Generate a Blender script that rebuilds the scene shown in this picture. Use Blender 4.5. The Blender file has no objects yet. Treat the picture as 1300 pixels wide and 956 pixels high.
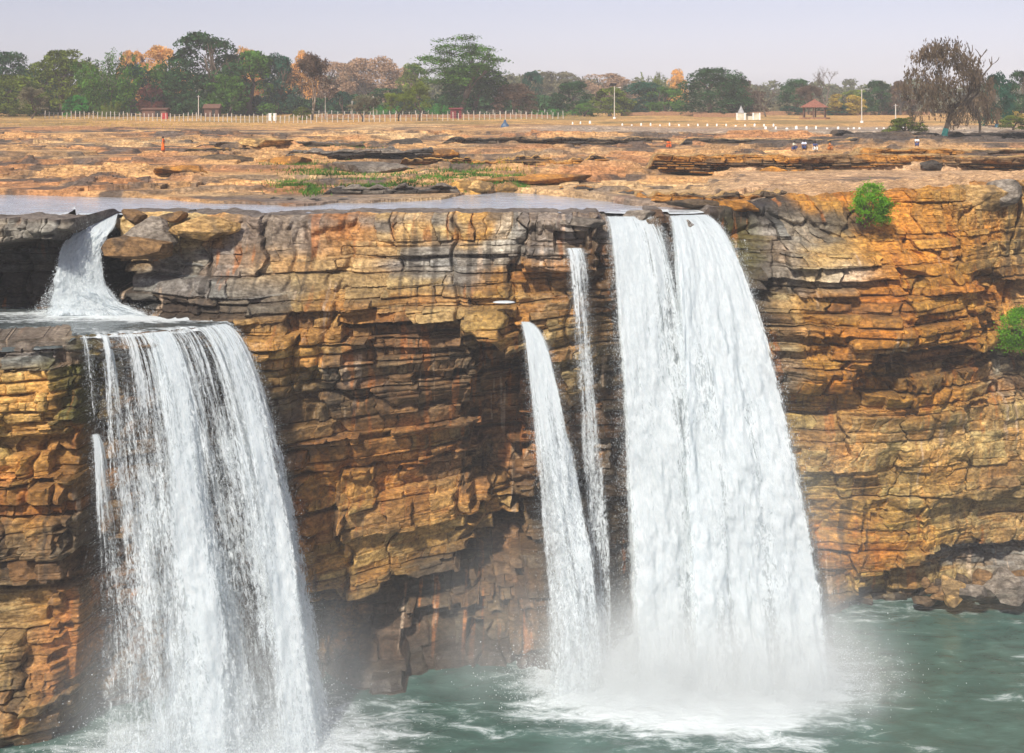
import bpy, bmesh, math, random
import numpy as np
from mathutils import Vector, Matrix
R = math.radians
C = bpy.context.scene.collection
random.seed(7)

# ------------------------------------------------------------------ camera, sky, sun, exposure
FPX, HY, CH = 1569.0, 125.0, 8.4          # focal length in photo pixels, horizon row, eye height over the river (m)
cam_d = bpy.data.cameras.new('camera'); cam = bpy.data.objects.new('camera', cam_d); C.objects.link(cam)
cam.location = (0, 0, CH); cam.rotation_euler = (R(90), 0, 0)
cam_d.sensor_width = 36; cam_d.lens = FPX / 1300 * 36
cam_d.shift_y = -(478 - HY) / 1300
cam_d.clip_start = 0.5; cam_d.clip_end = 9000
sc = bpy.context.scene
sc.camera = cam
SUN_EL, SUN_AZ = R(44), R(203)            # azimuth clockwise from +Y: behind the camera, to its left
w = bpy.data.worlds.new('World'); sc.world = w; w.use_nodes = True
nt = w.node_tree
for n in list(nt.nodes): nt.nodes.remove(n)
sky = nt.nodes.new('ShaderNodeTexSky'); sky.sky_type = 'NISHITA'; sky.sun_disc = False
sky.sun_elevation = SUN_EL; sky.sun_rotation = SUN_AZ; sky.dust_density = 0.8; sky.air_density = 1.0; sky.ozone_density = 1.5
hs = nt.nodes.new('ShaderNodeHueSaturation'); hs.inputs['Saturation'].default_value = 0.38
tn = nt.nodes.new('ShaderNodeMix'); tn.data_type = 'RGBA'; tn.blend_type = 'MULTIPLY'; tn.inputs[0].default_value = 1
tn.inputs[7].default_value = (0.98, 0.93, 1.09, 1)
bg = nt.nodes.new('ShaderNodeBackground'); bg.inputs['Strength'].default_value = 0.080
wo = nt.nodes.new('ShaderNodeOutputWorld')
nt.links.new(sky.outputs[0], hs.inputs['Color']); nt.links.new(hs.outputs[0], tn.inputs[6])
nt.links.new(tn.outputs[2], bg.inputs['Color']); nt.links.new(bg.outputs[0], wo.inputs['Surface'])
sd = bpy.data.lights.new('sun', 'SUN'); sd.energy = 4.4; sd.angle = R(2.5); sd.color = (1.0, 0.93, 0.82)
sun = bpy.data.objects.new('sun', sd); C.objects.link(sun)
dirv = Vector((math.sin(SUN_AZ) * math.cos(SUN_EL), math.cos(SUN_AZ) * math.cos(SUN_EL), math.sin(SUN_EL)))
sun.rotation_euler = dirv.to_track_quat('Z', 'Y').to_euler(); sun.location = (0, 0, 60)
sc.view_settings.view_transform = 'Standard'; sc.view_settings.look = 'None'
sc.view_settings.gamma = 1; sc.view_settings.use_curve_mapping = False
sc.view_settings.exposure = 0.46
sc.render.engine = 'CYCLES'
cy = sc.cycles
cy.transparent_max_bounces = 24; cy.max_bounces = 5; cy.diffuse_bounces = 2; cy.glossy_bounces = 2
cy.volume_bounces = 1; cy.use_denoising = True; cy.volume_step_rate = 2.5; cy.volume_max_steps = 128
cy.use_adaptive_sampling = True; cy.adaptive_threshold = 0.03

# ------------------------------------------------------------------ helpers
def at(px, py, Y): return np.array([(px - 650) / FPX * Y, Y, CH - (py - HY) / FPX * Y])
TB = [np.random.RandomState(100 + k).rand(256, 256) for k in range(12)]
def vn(x, y, s=0):
    T = TB[s % 12]; x = np.asarray(x, float) + 37.3 * s; y = np.asarray(y, float) + 11.7 * s
    x, y = np.broadcast_arrays(x, y)
    xi = np.floor(x).astype(np.int64); yi = np.floor(y).astype(np.int64); fx = x - xi; fy = y - yi
    fx = fx * fx * (3 - 2 * fx); fy = fy * fy * (3 - 2 * fy)
    a = T[xi & 255, yi & 255]; b = T[(xi + 1) & 255, yi & 255]; c = T[xi & 255, (yi + 1) & 255]; d = T[(xi + 1) & 255, (yi + 1) & 255]
    return (a * (1 - fx) + b * fx) * (1 - fy) + (c * (1 - fx) + d * fx) * fy
def fbm(x, y, s=0, o=4, g=0.5):
    v = 0; a = 1; t = 0
    for k in range(o):
        v = v + a * vn(x * 2 ** k, y * 2 ** k, s + k); t += a; a *= g
    return v / t
def ss(a, b, x): t = np.clip((x - a) / (b - a), 0, 1); return t * t * (3 - 2 * t)
def ip(x, pts):
    p = np.array(pts, float); return np.interp(x, p[:, 0], p[:, 1])
def link(name, me, mat=None, parent=None):
    o = bpy.data.objects.new(name, me); C.objects.link(o)
    if mat: me.materials.append(mat)
    if parent: o.parent = parent
    return o
def npmesh(name, V, F, mat=None, parent=None, cols=None, uv=None, smooth=False, extra=None):
    """V (n,3), F (m,k) all with k corners"""
    V = np.asarray(V, np.float32); F = np.asarray(F, np.int32)
    me = bpy.data.meshes.new(name); m, k = F.shape
    me.vertices.add(len(V)); me.vertices.foreach_set('co', V.ravel())
    me.loops.add(m * k); me.loops.foreach_set('vertex_index', F.ravel())
    me.polygons.add(m); me.polygons.foreach_set('loop_start', np.arange(0, m * k, k, dtype=np.int32))
    me.polygons.foreach_set('loop_total', np.full(m, k, np.int32))
    me.polygons.foreach_set('use_smooth', np.full(m, smooth))
    me.update(calc_edges=True)
    if cols is not None:
        a = me.color_attributes.new('col', 'FLOAT_COLOR', 'POINT')
        c4 = np.ones((len(V), 4), np.float32); c4[:, :cols.shape[1]] = cols; a.data.foreach_set('color', c4.ravel())
    for nm, arr in (extra or {}).items():
        a = me.attributes.new(nm, 'FLOAT', 'POINT'); a.data.foreach_set('value', np.asarray(arr, np.float32).ravel())
    if uv is not None:
        u = me.uv_layers.new(name='uv'); u.data.foreach_set('uv', np.asarray(uv, np.float32)[F.ravel()].ravel())
    return link(name, me, mat, parent)
def gridF(nu, nv):
    i = np.arange(nu * nv).reshape(nu, nv)
    return np.stack([i[:-1, :-1], i[1:, :-1], i[1:, 1:], i[:-1, 1:]], -1).reshape(-1, 4)
def tag(o, label=None, cat=None, group=None, kind=None):
    if label: o['label'] = label
    if cat: o['category'] = cat
    if group: o['group'] = group
    if kind: o['kind'] = kind
    return o
def empty(name, loc, label=None, cat=None, group=None, rz=0, sc_=1):
    o = bpy.data.objects.new(name, None); C.objects.link(o); o.location = loc; o.rotation_euler = (0, 0, rz); o.scale = (sc_,) * 3
    return tag(o, label, cat, group)
def copy_tree(o, parent=None):
    c = o.copy(); C.objects.link(c)
    if parent: c.parent = parent
    for ch in list(o.children): copy_tree(ch, c)
    return c
class MB:
    def __init__(s): s.v = []; s.f = []; s.n = 0
    def add(s, V, F): s.v += [tuple(p) for p in V]; s.f += [tuple(i + s.n for i in f) for f in F]; s.n += len(V)
    def box(s, c, d, rz=0, tilt=0):
        M = Matrix.Rotation(rz, 3, 'Z') @ Matrix.Rotation(tilt, 3, 'X')
        V = [Vector(c) + M @ Vector((x * d[0] / 2, y * d[1] / 2, z * d[2] / 2)) for x in (-1, 1) for y in (-1, 1) for z in (-1, 1)]
        s.add(V, [(0, 1, 3, 2), (4, 6, 7, 5), (0, 4, 5, 1), (2, 3, 7, 6), (0, 2, 6, 4), (1, 5, 7, 3)])
    def tube(s, pts, rad, k=7, cap=True):
        n = len(pts); V = []; F = []
        for i, p in enumerate(pts):
            p = Vector(p); q = Vector(pts[min(i + 1, n - 1)]) - Vector(pts[max(i - 1, 0)])
            q.normalize(); a = q.orthogonal().normalized(); b = q.cross(a)
            r = rad[i] if hasattr(rad, '__len__') else rad
            for j in range(k):
                t = 2 * math.pi * j / k; V.append(p + (a * math.cos(t) + b * math.sin(t)) * r)
        for i in range(n - 1):
            for j in range(k): F.append((i * k + j, i * k + (j + 1) % k, (i + 1) * k + (j + 1) % k, (i + 1) * k + j))
        if cap: F += [tuple(range(k))[::-1], tuple((n - 1) * k + j for j in range(k))]
        s.add(V, F)
    def lathe(s, prof, c=(0, 0, 0), k=16, sq=1, ph=0):
        n = len(prof); V = []; F = []
        for r, z in prof:
            for j in range(k):
                t = 2 * math.pi * j / k + ph; V.append((c[0] + r * math.cos(t), c[1] + r * sq * math.sin(t), c[2] + z))
        for i in range(n - 1):
            for j in range(k): F.append((i * k + j, i * k + (j + 1) % k, (i + 1) * k + (j + 1) % k, (i + 1) * k + j))
        F += [tuple(range(k))[::-1], tuple((n - 1) * k + j for j in range(k))]
        s.add(V, F)
    def build(s, name, mat, parent=None, smooth=False):
        me = bpy.data.meshes.new(name); me.from_pydata(s.v, [], s.f); me.update()
        if smooth: me.polygons.foreach_set('use_smooth', [True] * len(me.polygons))
        return link(name, me, mat, parent)

class NT:      # small node-tree writer
    def __init__(s, name):
        s.m = bpy.data.materials.new(name); s.m.use_nodes = True; s.t = s.m.node_tree; s.t.nodes.clear()
        s.out = s.n('ShaderNodeOutputMaterial')
    def n(s, typ, **kw):
        x = s.t.nodes.new(typ)
        for k, v in kw.items(): setattr(x, k, v)
        return x
    def l(s, a, b): s.t.links.new(a, b)
    def noise(s, vec, scale, detail=4, rough=0.55, dist=0):
        x = s.n('ShaderNodeTexNoise'); x.inputs['Scale'].default_value = scale; x.inputs['Detail'].default_value = detail
        x.inputs['Roughness'].default_value = rough; x.inputs['Distortion'].default_value = dist
        if vec is not None: s.l(vec, x.inputs['Vector'])
        return x.outputs['Fac']
    def mapv(s, vec, sc):
        x = s.n('ShaderNodeMapping'); x.inputs['Scale'].default_value = sc; s.l(vec, x.inputs['Vector']); return x.outputs[0]
    def math(s, op, a, b=None, c=None, clamp=False):
        x = s.n('ShaderNodeMath', operation=op, use_clamp=clamp)
        for i, v in enumerate((a, b, c)):
            if v is None: continue
            if isinstance(v, (int, float)): x.inputs[i].default_value = v
            else: s.l(v, x.inputs[i])
        return x.outputs[0]
    def rng(s, v, a, b, c=0, d=1, t='SMOOTHSTEP'):
        x = s.n('ShaderNodeMapRange', interpolation_type=t); s.l(v, x.inputs[0])
        for i, q in enumerate((a, b, c, d)):
            if isinstance(q, (int, float)): x.inputs[i + 1].default_value = q
            else: s.l(q, x.inputs[i + 1])
        return x.outputs[0]
    def mix(s, f, a, b, mode='MIX'):
        x = s.n('ShaderNodeMix', data_type='RGBA', blend_type=mode)
        for i, v in ((0, f), (6, a), (7, b)):
            if isinstance(v, (int, float)): x.inputs[i].default_value = v
            elif isinstance(v, tuple): x.inputs[i].default_value = (*v, 1)
            else: s.l(v, x.inputs[i])
        return x.outputs[2]
    def bump(s, h, st, dist):
        x = s.n('ShaderNodeBump'); x.inputs['Strength'].default_value = st; x.inputs['Distance'].default_value = dist; s.l(h, x.inputs['Height']); return x.outputs[0]
    def attr(s, name): return s.n('ShaderNodeAttribute', attribute_name=name)
    def bsdf(s, col, rough=0.8, spec=0.3, normal=None, metal=0):
        x = s.n('ShaderNodeBsdfPrincipled')
        for k, v in (('Base Color', col), ('Roughness', rough), ('Specular IOR Level', spec), ('Metallic', metal)):
            if isinstance(v, (int, float)): x.inputs[k].default_value = v
            elif isinstance(v, tuple): x.inputs[k].default_value = (*v, 1)
            else: s.l(v, x.inputs[k])
        if normal is not None: s.l(normal, x.inputs['Normal'])
        return x
    def done(s, sh): s.l(sh, s.out.inputs['Surface']); return s.m
def plain(name, col, rough=0.7, var=0.25, scale=3.0, metal=0):
    t = NT(name); tc = t.n('ShaderNodeTexCoord').outputs['Object']
    f = t.noise(tc, scale, 4)
    lo = tuple(c * (1 - var) for c in col); hi = tuple(min(1, c * (1 + var)) for c in col)
    c = t.mix(t.rng(f, 0.3, 0.7), lo, hi)
    return t.done(t.bsdf(c, rough, 0.3, t.bump(f, 0.3, 0.02), metal).outputs[0])
# ------------------------------------------------------------------ rock
def rock_mat(name, wet=0.0):
    t = NT(name); g = t.n('ShaderNodeNewGeometry').outputs['Position']
    col = t.attr('col').outputs['Color']
    fine = t.noise(t.mapv(g, (1, 1, 1.6)), 3.2, 8, 0.68)
    mid = t.noise(t.mapv(g, (0.6, 0.6, 2.2)), 1.1, 6, 0.6, 0.6)
    streak = t.noise(t.mapv(g, (2.2, 2.2, 0.22)), 1.0, 5, 0.6)
    c = t.mix(t.rng(fine, 0.3, 0.72), (0.42, 0.4, 0.38), (1.35, 1.36, 1.38)); c = t.mix(1.0, col, c, 'MULTIPLY')
    c2 = t.mix(t.rng(mid, 0.35, 0.7), (0.7, 0.66, 0.62), (1.22, 1.2, 1.16)); c = t.mix(1.0, c, c2, 'MULTIPLY')
    st = t.math('MULTIPLY', t.rng(streak, 0.58, 0.75), 0.4); c = t.mix(st, c, (0.06, 0.05, 0.045))
    layers = t.noise(t.mapv(g, (0.3, 0.3, 5.0)), 1.0, 5, 0.6, 0.1)
    h = t.math('ADD', t.math('MULTIPLY', fine, 0.6), t.math('MULTIPLY', layers, 0.7))
    b = t.bump(h, 0.65, 0.18)
    wt = t.attr('wet').outputs['Fac']
    rg = t.rng(wt, 0, 1, 0.85, 0.28, 'LINEAR')
    return t.done(t.bsdf(c, rg, 0.35, b).outputs[0])
ROCK = rock_mat('rock_face')

def strata(x, z, tm, wm, seed, warp=0.5):
    rs = np.random.RandomState(seed)
    zw = z + warp * (fbm(x / 14, z / 20, seed, 3) - 0.5) * 2
    th = tm * np.exp(rs.normal(0, 0.75, 400)); bd = np.cumsum(th) - 60
    idx = np.clip(np.searchsorted(bd, zw) - 1, 0, 398)
    z0 = bd[idx]; z1 = bd[idx + 1]; lw = (wm * np.exp(rs.normal(0, 0.65, 400)))[idx]; lo = (rs.rand(400) * 50)[idx]
    xw = x + lo + 0.5 * wm * (fbm(z * 0.9, x * 0.3, seed + 3, 3) - 0.5); q = xw / lw
    q = q + 0.9 * vn(q * 0.9, idx * 3.7, seed + 5); b = np.floor(q).astype(np.int64); f = q - b
    rnd = TB[seed % 12][(b * 7 + idx * 3) & 255, (idx * 13 + b) & 255]; rnd2 = TB[(seed + 4) % 12][(b * 5 + idx) & 255, (idx * 11 + b * 3) & 255]
    return dict(r=rnd, r2=rnd2, fx=np.minimum(f, 1 - f) * lw, fz=np.minimum(zw - z0, z1 - zw), lr=rs.rand(400)[idx], dz=(z0 + z1) / 2 - zw, dx=(0.5 - f) * lw, up=(z1 - zw))

PAL = dict(O=(0.39, 0.18, 0.034), Y=(0.50, 0.285, 0.072), G=(0.20, 0.175, 0.145), D=(0.045, 0.038, 0.032), B=(0.185, 0.11, 0.048), R=(0.34, 0.15, 0.04), T=(0.42, 0.27, 0.105), M=(0.075, 0.07, 0.014), W=(0.50, 0.43, 0.33), K=(0.10, 0.070, 0.042))  # dark browns include the hollow's shade, put into the rock colour
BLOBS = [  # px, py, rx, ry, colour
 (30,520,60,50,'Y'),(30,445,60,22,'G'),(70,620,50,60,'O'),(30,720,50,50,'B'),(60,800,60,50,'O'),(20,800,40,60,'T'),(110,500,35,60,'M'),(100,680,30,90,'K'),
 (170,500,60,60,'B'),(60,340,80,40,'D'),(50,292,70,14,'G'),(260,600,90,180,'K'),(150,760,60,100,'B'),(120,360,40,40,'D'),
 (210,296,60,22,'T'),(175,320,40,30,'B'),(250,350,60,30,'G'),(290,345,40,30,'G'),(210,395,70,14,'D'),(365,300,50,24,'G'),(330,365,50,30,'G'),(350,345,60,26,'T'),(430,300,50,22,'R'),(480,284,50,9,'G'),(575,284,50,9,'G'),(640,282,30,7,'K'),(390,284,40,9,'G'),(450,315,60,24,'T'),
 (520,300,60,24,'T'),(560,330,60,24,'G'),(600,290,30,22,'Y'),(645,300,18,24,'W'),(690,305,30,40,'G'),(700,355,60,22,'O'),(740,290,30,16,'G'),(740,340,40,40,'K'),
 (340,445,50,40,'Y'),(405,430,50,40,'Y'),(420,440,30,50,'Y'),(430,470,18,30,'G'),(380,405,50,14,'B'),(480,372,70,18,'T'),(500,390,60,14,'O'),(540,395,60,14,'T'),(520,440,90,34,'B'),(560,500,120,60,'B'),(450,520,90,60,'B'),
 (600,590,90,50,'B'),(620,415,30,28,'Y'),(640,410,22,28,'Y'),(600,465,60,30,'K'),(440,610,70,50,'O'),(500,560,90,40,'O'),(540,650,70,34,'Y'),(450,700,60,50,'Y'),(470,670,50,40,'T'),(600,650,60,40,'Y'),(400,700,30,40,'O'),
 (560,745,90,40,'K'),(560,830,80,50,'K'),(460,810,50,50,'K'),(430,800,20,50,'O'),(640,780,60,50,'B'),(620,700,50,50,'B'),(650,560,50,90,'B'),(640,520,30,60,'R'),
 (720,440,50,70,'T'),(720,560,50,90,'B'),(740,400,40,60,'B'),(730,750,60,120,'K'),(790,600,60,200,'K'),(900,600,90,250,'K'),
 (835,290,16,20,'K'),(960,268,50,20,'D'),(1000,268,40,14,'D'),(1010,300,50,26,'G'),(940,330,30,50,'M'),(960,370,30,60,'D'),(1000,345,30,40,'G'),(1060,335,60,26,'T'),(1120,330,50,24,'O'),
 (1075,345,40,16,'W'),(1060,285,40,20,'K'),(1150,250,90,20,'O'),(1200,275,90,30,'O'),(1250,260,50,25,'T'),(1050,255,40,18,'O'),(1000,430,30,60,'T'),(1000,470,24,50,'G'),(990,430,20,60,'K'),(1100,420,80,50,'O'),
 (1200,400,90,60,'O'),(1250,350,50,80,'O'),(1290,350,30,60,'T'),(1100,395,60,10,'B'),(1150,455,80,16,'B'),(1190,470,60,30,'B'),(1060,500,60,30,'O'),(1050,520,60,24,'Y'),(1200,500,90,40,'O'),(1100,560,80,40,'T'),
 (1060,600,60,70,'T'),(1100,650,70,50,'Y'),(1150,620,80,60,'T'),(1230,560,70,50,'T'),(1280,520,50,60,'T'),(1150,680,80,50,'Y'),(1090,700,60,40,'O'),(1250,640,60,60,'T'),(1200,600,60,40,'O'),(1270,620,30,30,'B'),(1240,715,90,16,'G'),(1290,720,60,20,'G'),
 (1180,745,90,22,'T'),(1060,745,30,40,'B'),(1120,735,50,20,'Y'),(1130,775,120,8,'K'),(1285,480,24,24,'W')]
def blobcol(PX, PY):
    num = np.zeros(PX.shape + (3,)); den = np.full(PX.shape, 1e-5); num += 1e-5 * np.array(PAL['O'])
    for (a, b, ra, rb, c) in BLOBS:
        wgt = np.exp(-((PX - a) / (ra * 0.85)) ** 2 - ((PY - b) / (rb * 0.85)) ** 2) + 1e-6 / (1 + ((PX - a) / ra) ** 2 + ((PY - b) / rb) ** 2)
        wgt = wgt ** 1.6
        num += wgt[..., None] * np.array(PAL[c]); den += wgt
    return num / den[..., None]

# undercuts: polyline in photo pixels, recess (m) below it, fade length (px; 0 = stays), soft ends (px)
CUTS = [
 ([(-90,298),(70,299),(90,292),(128,288)], 4.2, 0, 8), ([(440,412),(500,408),(560,402),(590,392)], 2.4, 46, 3), ([(318,466),(400,470)], 0.9, 22, 6),
 ([(300,412),(330,405)], 0.4, 30, 8), ([(440,474),(600,452),(650,440)], 0.8, 30, 10), ([(370,492),(560,478),(650,470)], 0.5, 30, 12), ([(350,560),(520,548),(660,520)], 0.5, 30, 20),
 ([(380,610),(560,590),(670,560)], 0.45, 30, 20), ([(350,655),(430,640),(560,620),(640,598)], -1.0, 0, 6),
 ([(380,762),(430,755),(520,726),(565,722),(570,706),(612,692),(640,655),(690,618),(760,600)], 4.6, 100, 6), ([(514,792),(606,787)], 3.0, 120, 2), ([(420,800),(470,810)], 0.8, 60, 4),
 ([(400,655),(440,655)], 1.6, 70, 3),
 ([(500,330),(640,322)], 0.5, 18, 10), ([(310,345),(420,350)], 0.4, 20, 10), ([(130,335),(215,330)], 0.8, 24, 6), ([(560,300),(660,296)], 0.35, 12, 6),
 ([(600,436),(662,436)], 2.2, 0, 3), ([(665,345),(760,345)], 0.8, 60, 4),
 ([(980,352),(1050,354),(1110,352),(1190,345)], 1.3, 26, 8), ([(1040,372),(1170,380),(1250,370)], 0.5, 20, 20), ([(980,400),(1060,396),(1200,402)], 0.35, 20, 20),
 ([(985,445),(1140,444),(1240,432)], 0.5, 20, 10), ([(1100,462),(1150,447),(1240,440),(1300,452)], 2.2, 30, 16), ([(985,506),(1060,502),(1120,484),(1150,470)], 1.7, 40, 8),
 ([(990,300),(1180,305)], 0.6, 16, 12), ([(905,275),(1020,276),(1180,280)], 0.5, 14, 8), ([(1100,735),(1160,718),(1200,697),(1300,690),(1400,690)], 1.6, 0, 20),
 ([(-90,565),(75,560),(112,585)], 0.8, 20, 6), ([(-90,752),(60,735),(135,690)], 1.1, 60, 10), ([(-90,462),(78,462)], -0.9, 0, 4),
 ([(1250,350),(1400,345)], 1.8, 80, 8), ([(1120,640),(1300,648)], 0.5, 26, 20), ([(1020,600),(1180,596)], 0.3, 16, 20),
]
def cut_field(PX, PY, Z):
    d = np.zeros(PX.shape)
    for pl, dep, fade, soft in CUTS:
        p = np.array(pl, float); y = np.interp(PX, p[:, 0], p[:, 1])
        m = ss(p[0, 0] - soft, p[0, 0] + soft, PX) * (1 - ss(p[-1, 0] - soft, p[-1, 0] + soft, PX))
        below = ss(-1.2, 1.2, PY - y)
        if fade: below = below * (1 - ss(fade * 0.25, fade * 1.6, PY - y))
        if dep == 4.2: below = below * (Z > -6.0)
        d += dep * m * below
    return d

def tps(P, V):
    P = np.array(P, float); n = len(P)
    r = np.linalg.norm(P[:, None] - P[None], axis=2); K = np.where(r > 0, r * r * np.log(r + 1e-9), 0) + np.eye(n) * 0.02
    A = np.zeros((n + 3, n + 3)); A[:n, :n] = K; A[:n, n] = 1; A[:n, n + 1:] = P; A[n, :n] = 1; A[n + 1:, :n] = P.T
    w = np.linalg.solve(A, np.concatenate([V, [0, 0, 0]]))
    def f(a, b):
        out = w[n] + w[n + 1] * a + w[n + 2] * b
        for i in range(n):
            r2 = (a - P[i, 0]) ** 2 + (b - P[i, 1]) ** 2; out = out + w[i] * 0.5 * r2 * np.log(r2 + 1e-12)
        return out
    return f
UP = [(-90,0,80.3),(-90,-6,80.5),(0,0,80.3),(0,-6,80.5),(90,0,80.6),(90,-6,80.8),(112,0,83.5),(130,0,85.5),(130,-6,82.6),(220,0.3,85),(220,-6,81.4),(300,0,86),(300,-3,83),(300,-6,79.8),
 (380,0,87.6),(380,-3,85),(380,-6,81),(380,-12,80.6),(380,-20,81),(380,-31,81.5),(440,0,88.5),(440,-3,86.8),(440,-6,82.8),(440,-12,82.5),(440,-25,83),(440,-27,83),(440,-31,79.5),
 (540,0,88.5),(540,-3,87.4),(540,-7,85.3),(540,-15,86.6),(540,-25,86.5),(540,-31,80),(640,0,88.5),(640,-4,88),(640,-7.5,86.3),(640,-15,90),(640,-24,89),(640,-31,81.5),(700,0,88.5),(700,-4,88.8),(700,-15,91),(700,-24,89.5),(700,-31,82.5),
 (760,0,88.5),(760,-10,91),(760,-24,90),(760,-31,84.5),(830,0,88.6),(830,-8,90.5),(830,-31,91),(895,0.1,91),(895,-8,90.5),(895,-31,91),(985,0.8,95),(950,-1,93),(985,-2.5,91),(985,-10,89),(985,-31,91.5),(1100,1.2,94.3),(1100,-1.5,93.2),(1100,-3,90),(1100,-15,89.3),(1100,-31,92.4),
 (1200,1.5,94.5),(1200,-1,93.6),(1200,-3.2,91),(1200,-15,91),(1200,-31,93.6),(1300,1.9,97),(1300,-5,96.5),(1300,-15,95.5),(1300,-31,95.5),(1400,2,99),(1400,-15,98),(1400,-31,97)]
LEDGE = [(-90,73.2),(0,73.6),(75,74.6),(100,75.0),(160,75.6),(220,76.6),(265,78.0),(300,79.6),(320,80.3)]
LOW = [(-90,-6,73.2),(-90,-31,73.5),(0,-6,73.6),(0,-31,74),(75,-6,74.5),(78,-14,75),(112,-18,75),(75,-31,75.2),(130,-6,75.3),(130,-31,76.6),(220,-6,76.6),(220,-31,78.5),(300,-6,79.6),(300,-31,80.5),(380,-6,81),(380,-31,81.5),(440,-12,82.5)]
fU = tps([(a / 60, b / 3.2) for a, b, c in UP], [c for a, b, c in UP])
fL = tps([(a / 60, b / 3.2) for a, b, c in LOW], [c for a, b, c in LOW])
ZTOP = [(-90,0.3),(60,0.3),(92,0.25),(104,-0.25),(146,-0.3),(152,0.4),(300,0.35),(320,0.08),(700,0.1),(760,0.15),(768,-0.25),(822,-0.25),(828,0.3),(842,0.3),(848,-0.2),(893,-0.1),(900,0.35),(960,0.5),(1000,0.8),(1100,1.25),(1200,1.6),(1300,2.0),(1400,2.1)]
def macroY(a, z):
    up = fU(a / 60, z / 3.2); lo = fL(a / 60, z / 3.2)
    wl = (1 - ss(300, 330, a)) * (z < -6.0)
    return up * (1 - wl) + lo * wl
def make_cliff():
    na, nv = 1500, 660
    a = np.linspace(-85, 1395, na)
    zt = ip(a, ZTOP) + 0.22 * (fbm(a / 14, 0, 3, 4) - 0.5) * (1 + ss(900, 1000, a) * 2)
    v = np.linspace(0, 1, nv)
    A, Vv = np.meshgrid(a, v, indexing='ij')
    Z = -31.5 + Vv * (zt[:, None] + 31.5)
    # rows just above and below the ledge at z=-6
    k6 = np.argmin(np.abs(Z + 6.0), axis=1)
    Y0 = macroY(A, Z)
    PY = HY + (CH - Z) * FPX / Y0
    X = (A - 650) / FPX * Y0
    # keep x the same above and below the ledge step
    s1 = strata(X + 0.15 * Y0, Z + 0.03 * (Y0 - 85), 1.3, 3.6, 1, 0.45); s2 = strata(X + 0.4 * Y0, Z, 0.45, 2.0, 2, 0.3); s3 = strata(X, Z, 0.16, 0.8, 5, 0.25)
    ma = ip(A[:, 0], [(-90, .6), (110, .6), (130, 1), (640, 1), (980, .9), (1100, .8), (1400, .7)])[:, None]
    massive = ss(0.45, 0.6, fbm(X / 9 + 4, Z / 5, 6, 3))                # zones of unbroken rock
    rightlow = ss(960, 1010, A) * ss(500, 530, PY)
    massive = np.clip(massive * 0.85 + rightlow * 1.0, 0, 1); s4 = strata(X + 0.2 * Y0, Z + 0.05 * X, 2.6, 4.0, 9, 0.8); jm = ss(0.42, 0.6, fbm(X / 2.4 + 7, Z / 1.6, 9, 3)); jb = ss(0.36, 0.56, fbm(X / 4.5 + 17, Z / 0.9, 10, 3))
    cx = A + 0.75 * s2['dx'] * FPX / Y0 + 10 * (fbm(X / 2, Z / 2, 8, 3) - 0.5); cyy = PY - 0.8 * s2['dz'] * FPX / Y0 + 6 * (fbm(X / 3, Z / 3, 9, 3) - 0.5)
    rec = cut_field(cx, cyy, Z)
    wallm = ss(96, 112, A) * (1 - ss(296, 320, A)) * (Z < -6.9) * 2.2 * ss(-7.0, -7.8, Z)
    off = 0
    off = off + (s1['r'] - 0.45) * 1.5 * ma * (1 - 0.75 * rightlow) + rightlow * ((s4['r'] - 0.45) * 0.95 + np.clip((s4['r2'] - .5) * s4['dx'] * .5, -.8, .8) - .4 * jm * np.exp(-(s4['fx'] / .06) ** 2) - .4 * jb * np.exp(-(s4['fz'] / .06) ** 2)) - (1 - .7 * rightlow) * 0.30 * jm * np.exp(-(s1['fx'] / 0.07) ** 2) - (1 - .7 * rightlow) * 0.34 * jb * np.exp(-(s1['fz'] / 0.08) ** 2)
    off = off + (1 - 0.9 * massive) * ((s2['r'] - 0.5) * 0.5 - 0.18 * jm * np.exp(-(s2['fx'] / 0.05) ** 2) - 0.13 * jb * np.exp(-(s2['fz'] / 0.06) ** 2))
    off = off + (1 - 0.9 * massive) * (s3['r'] - 0.5) * 0.13 * ss(.4, .6, fbm(X / 3 + 31, Z / 2, 6, 3))
    rg = np.abs(fbm(X / 4.2 + 2, Z / 5.5, 11, 4) - 0.5); off = off - 0.7 * np.exp(-(rg / 0.03) ** 2) * (1 - 0.3 * massive) * (1 - .65 * rightlow) + (fbm(X / 1.9, Z / 2.6, 5, 3) - 0.5) * 0.35 * massive
    off = off + (1 - .8 * rightlow) * np.clip((s1['r2'] - 0.5) * s1['dx'] * 0.42, -.7, .7) + np.clip((TB[5][(s1['lr'] * 255).astype(int), (s1['r'] * 255).astype(int)] - 0.6) * s1['dz'] * 0.5, -.5, .5) + (1 - 0.6 * massive) * np.clip((s2['r2'] - 0.5) * s2['dx'] * 0.5, -.3, .3)
    off = off + (fbm(X / 6, Z / 5, 4, 4) - 0.5) * 2.4 + (fbm(X / 0.7, Z / 0.55, 7, 4) - 0.5) * 0.22
    # rounded top edge
    off = off - 0.9 * (1 - ss(0, 0.5, (zt[:, None] - Z))) ** 2
    # spout block and notch under the small falls
    off = off + 1.0 * ss(596, 602, cx) * (1 - ss(658, 663, cx)) * ss(388, 391, cyy) * (1 - ss(434, 437, cyy))
    off = off - 1.4 * ss(702, 706, A) * (1 - ss(742, 746, A)) * ss(292, 296, PY) * (1 - ss(312, 320, PY))
    off = off - 1.2 * ss(822, 830, A) * (1 - ss(846, 850, A)) * ss(283, 290, PY)
    off = off - 2.4 * ss(94, 100, A) * (1 - ss(142, 150, A)) * (Z > -6.0)
    nearledge = (np.abs(Z + 6.2) < 0.35) & (A < 300) & (Z <= -6.0)
    off = np.where(nearledge, off * 0.08 - 0.25, off)
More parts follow.
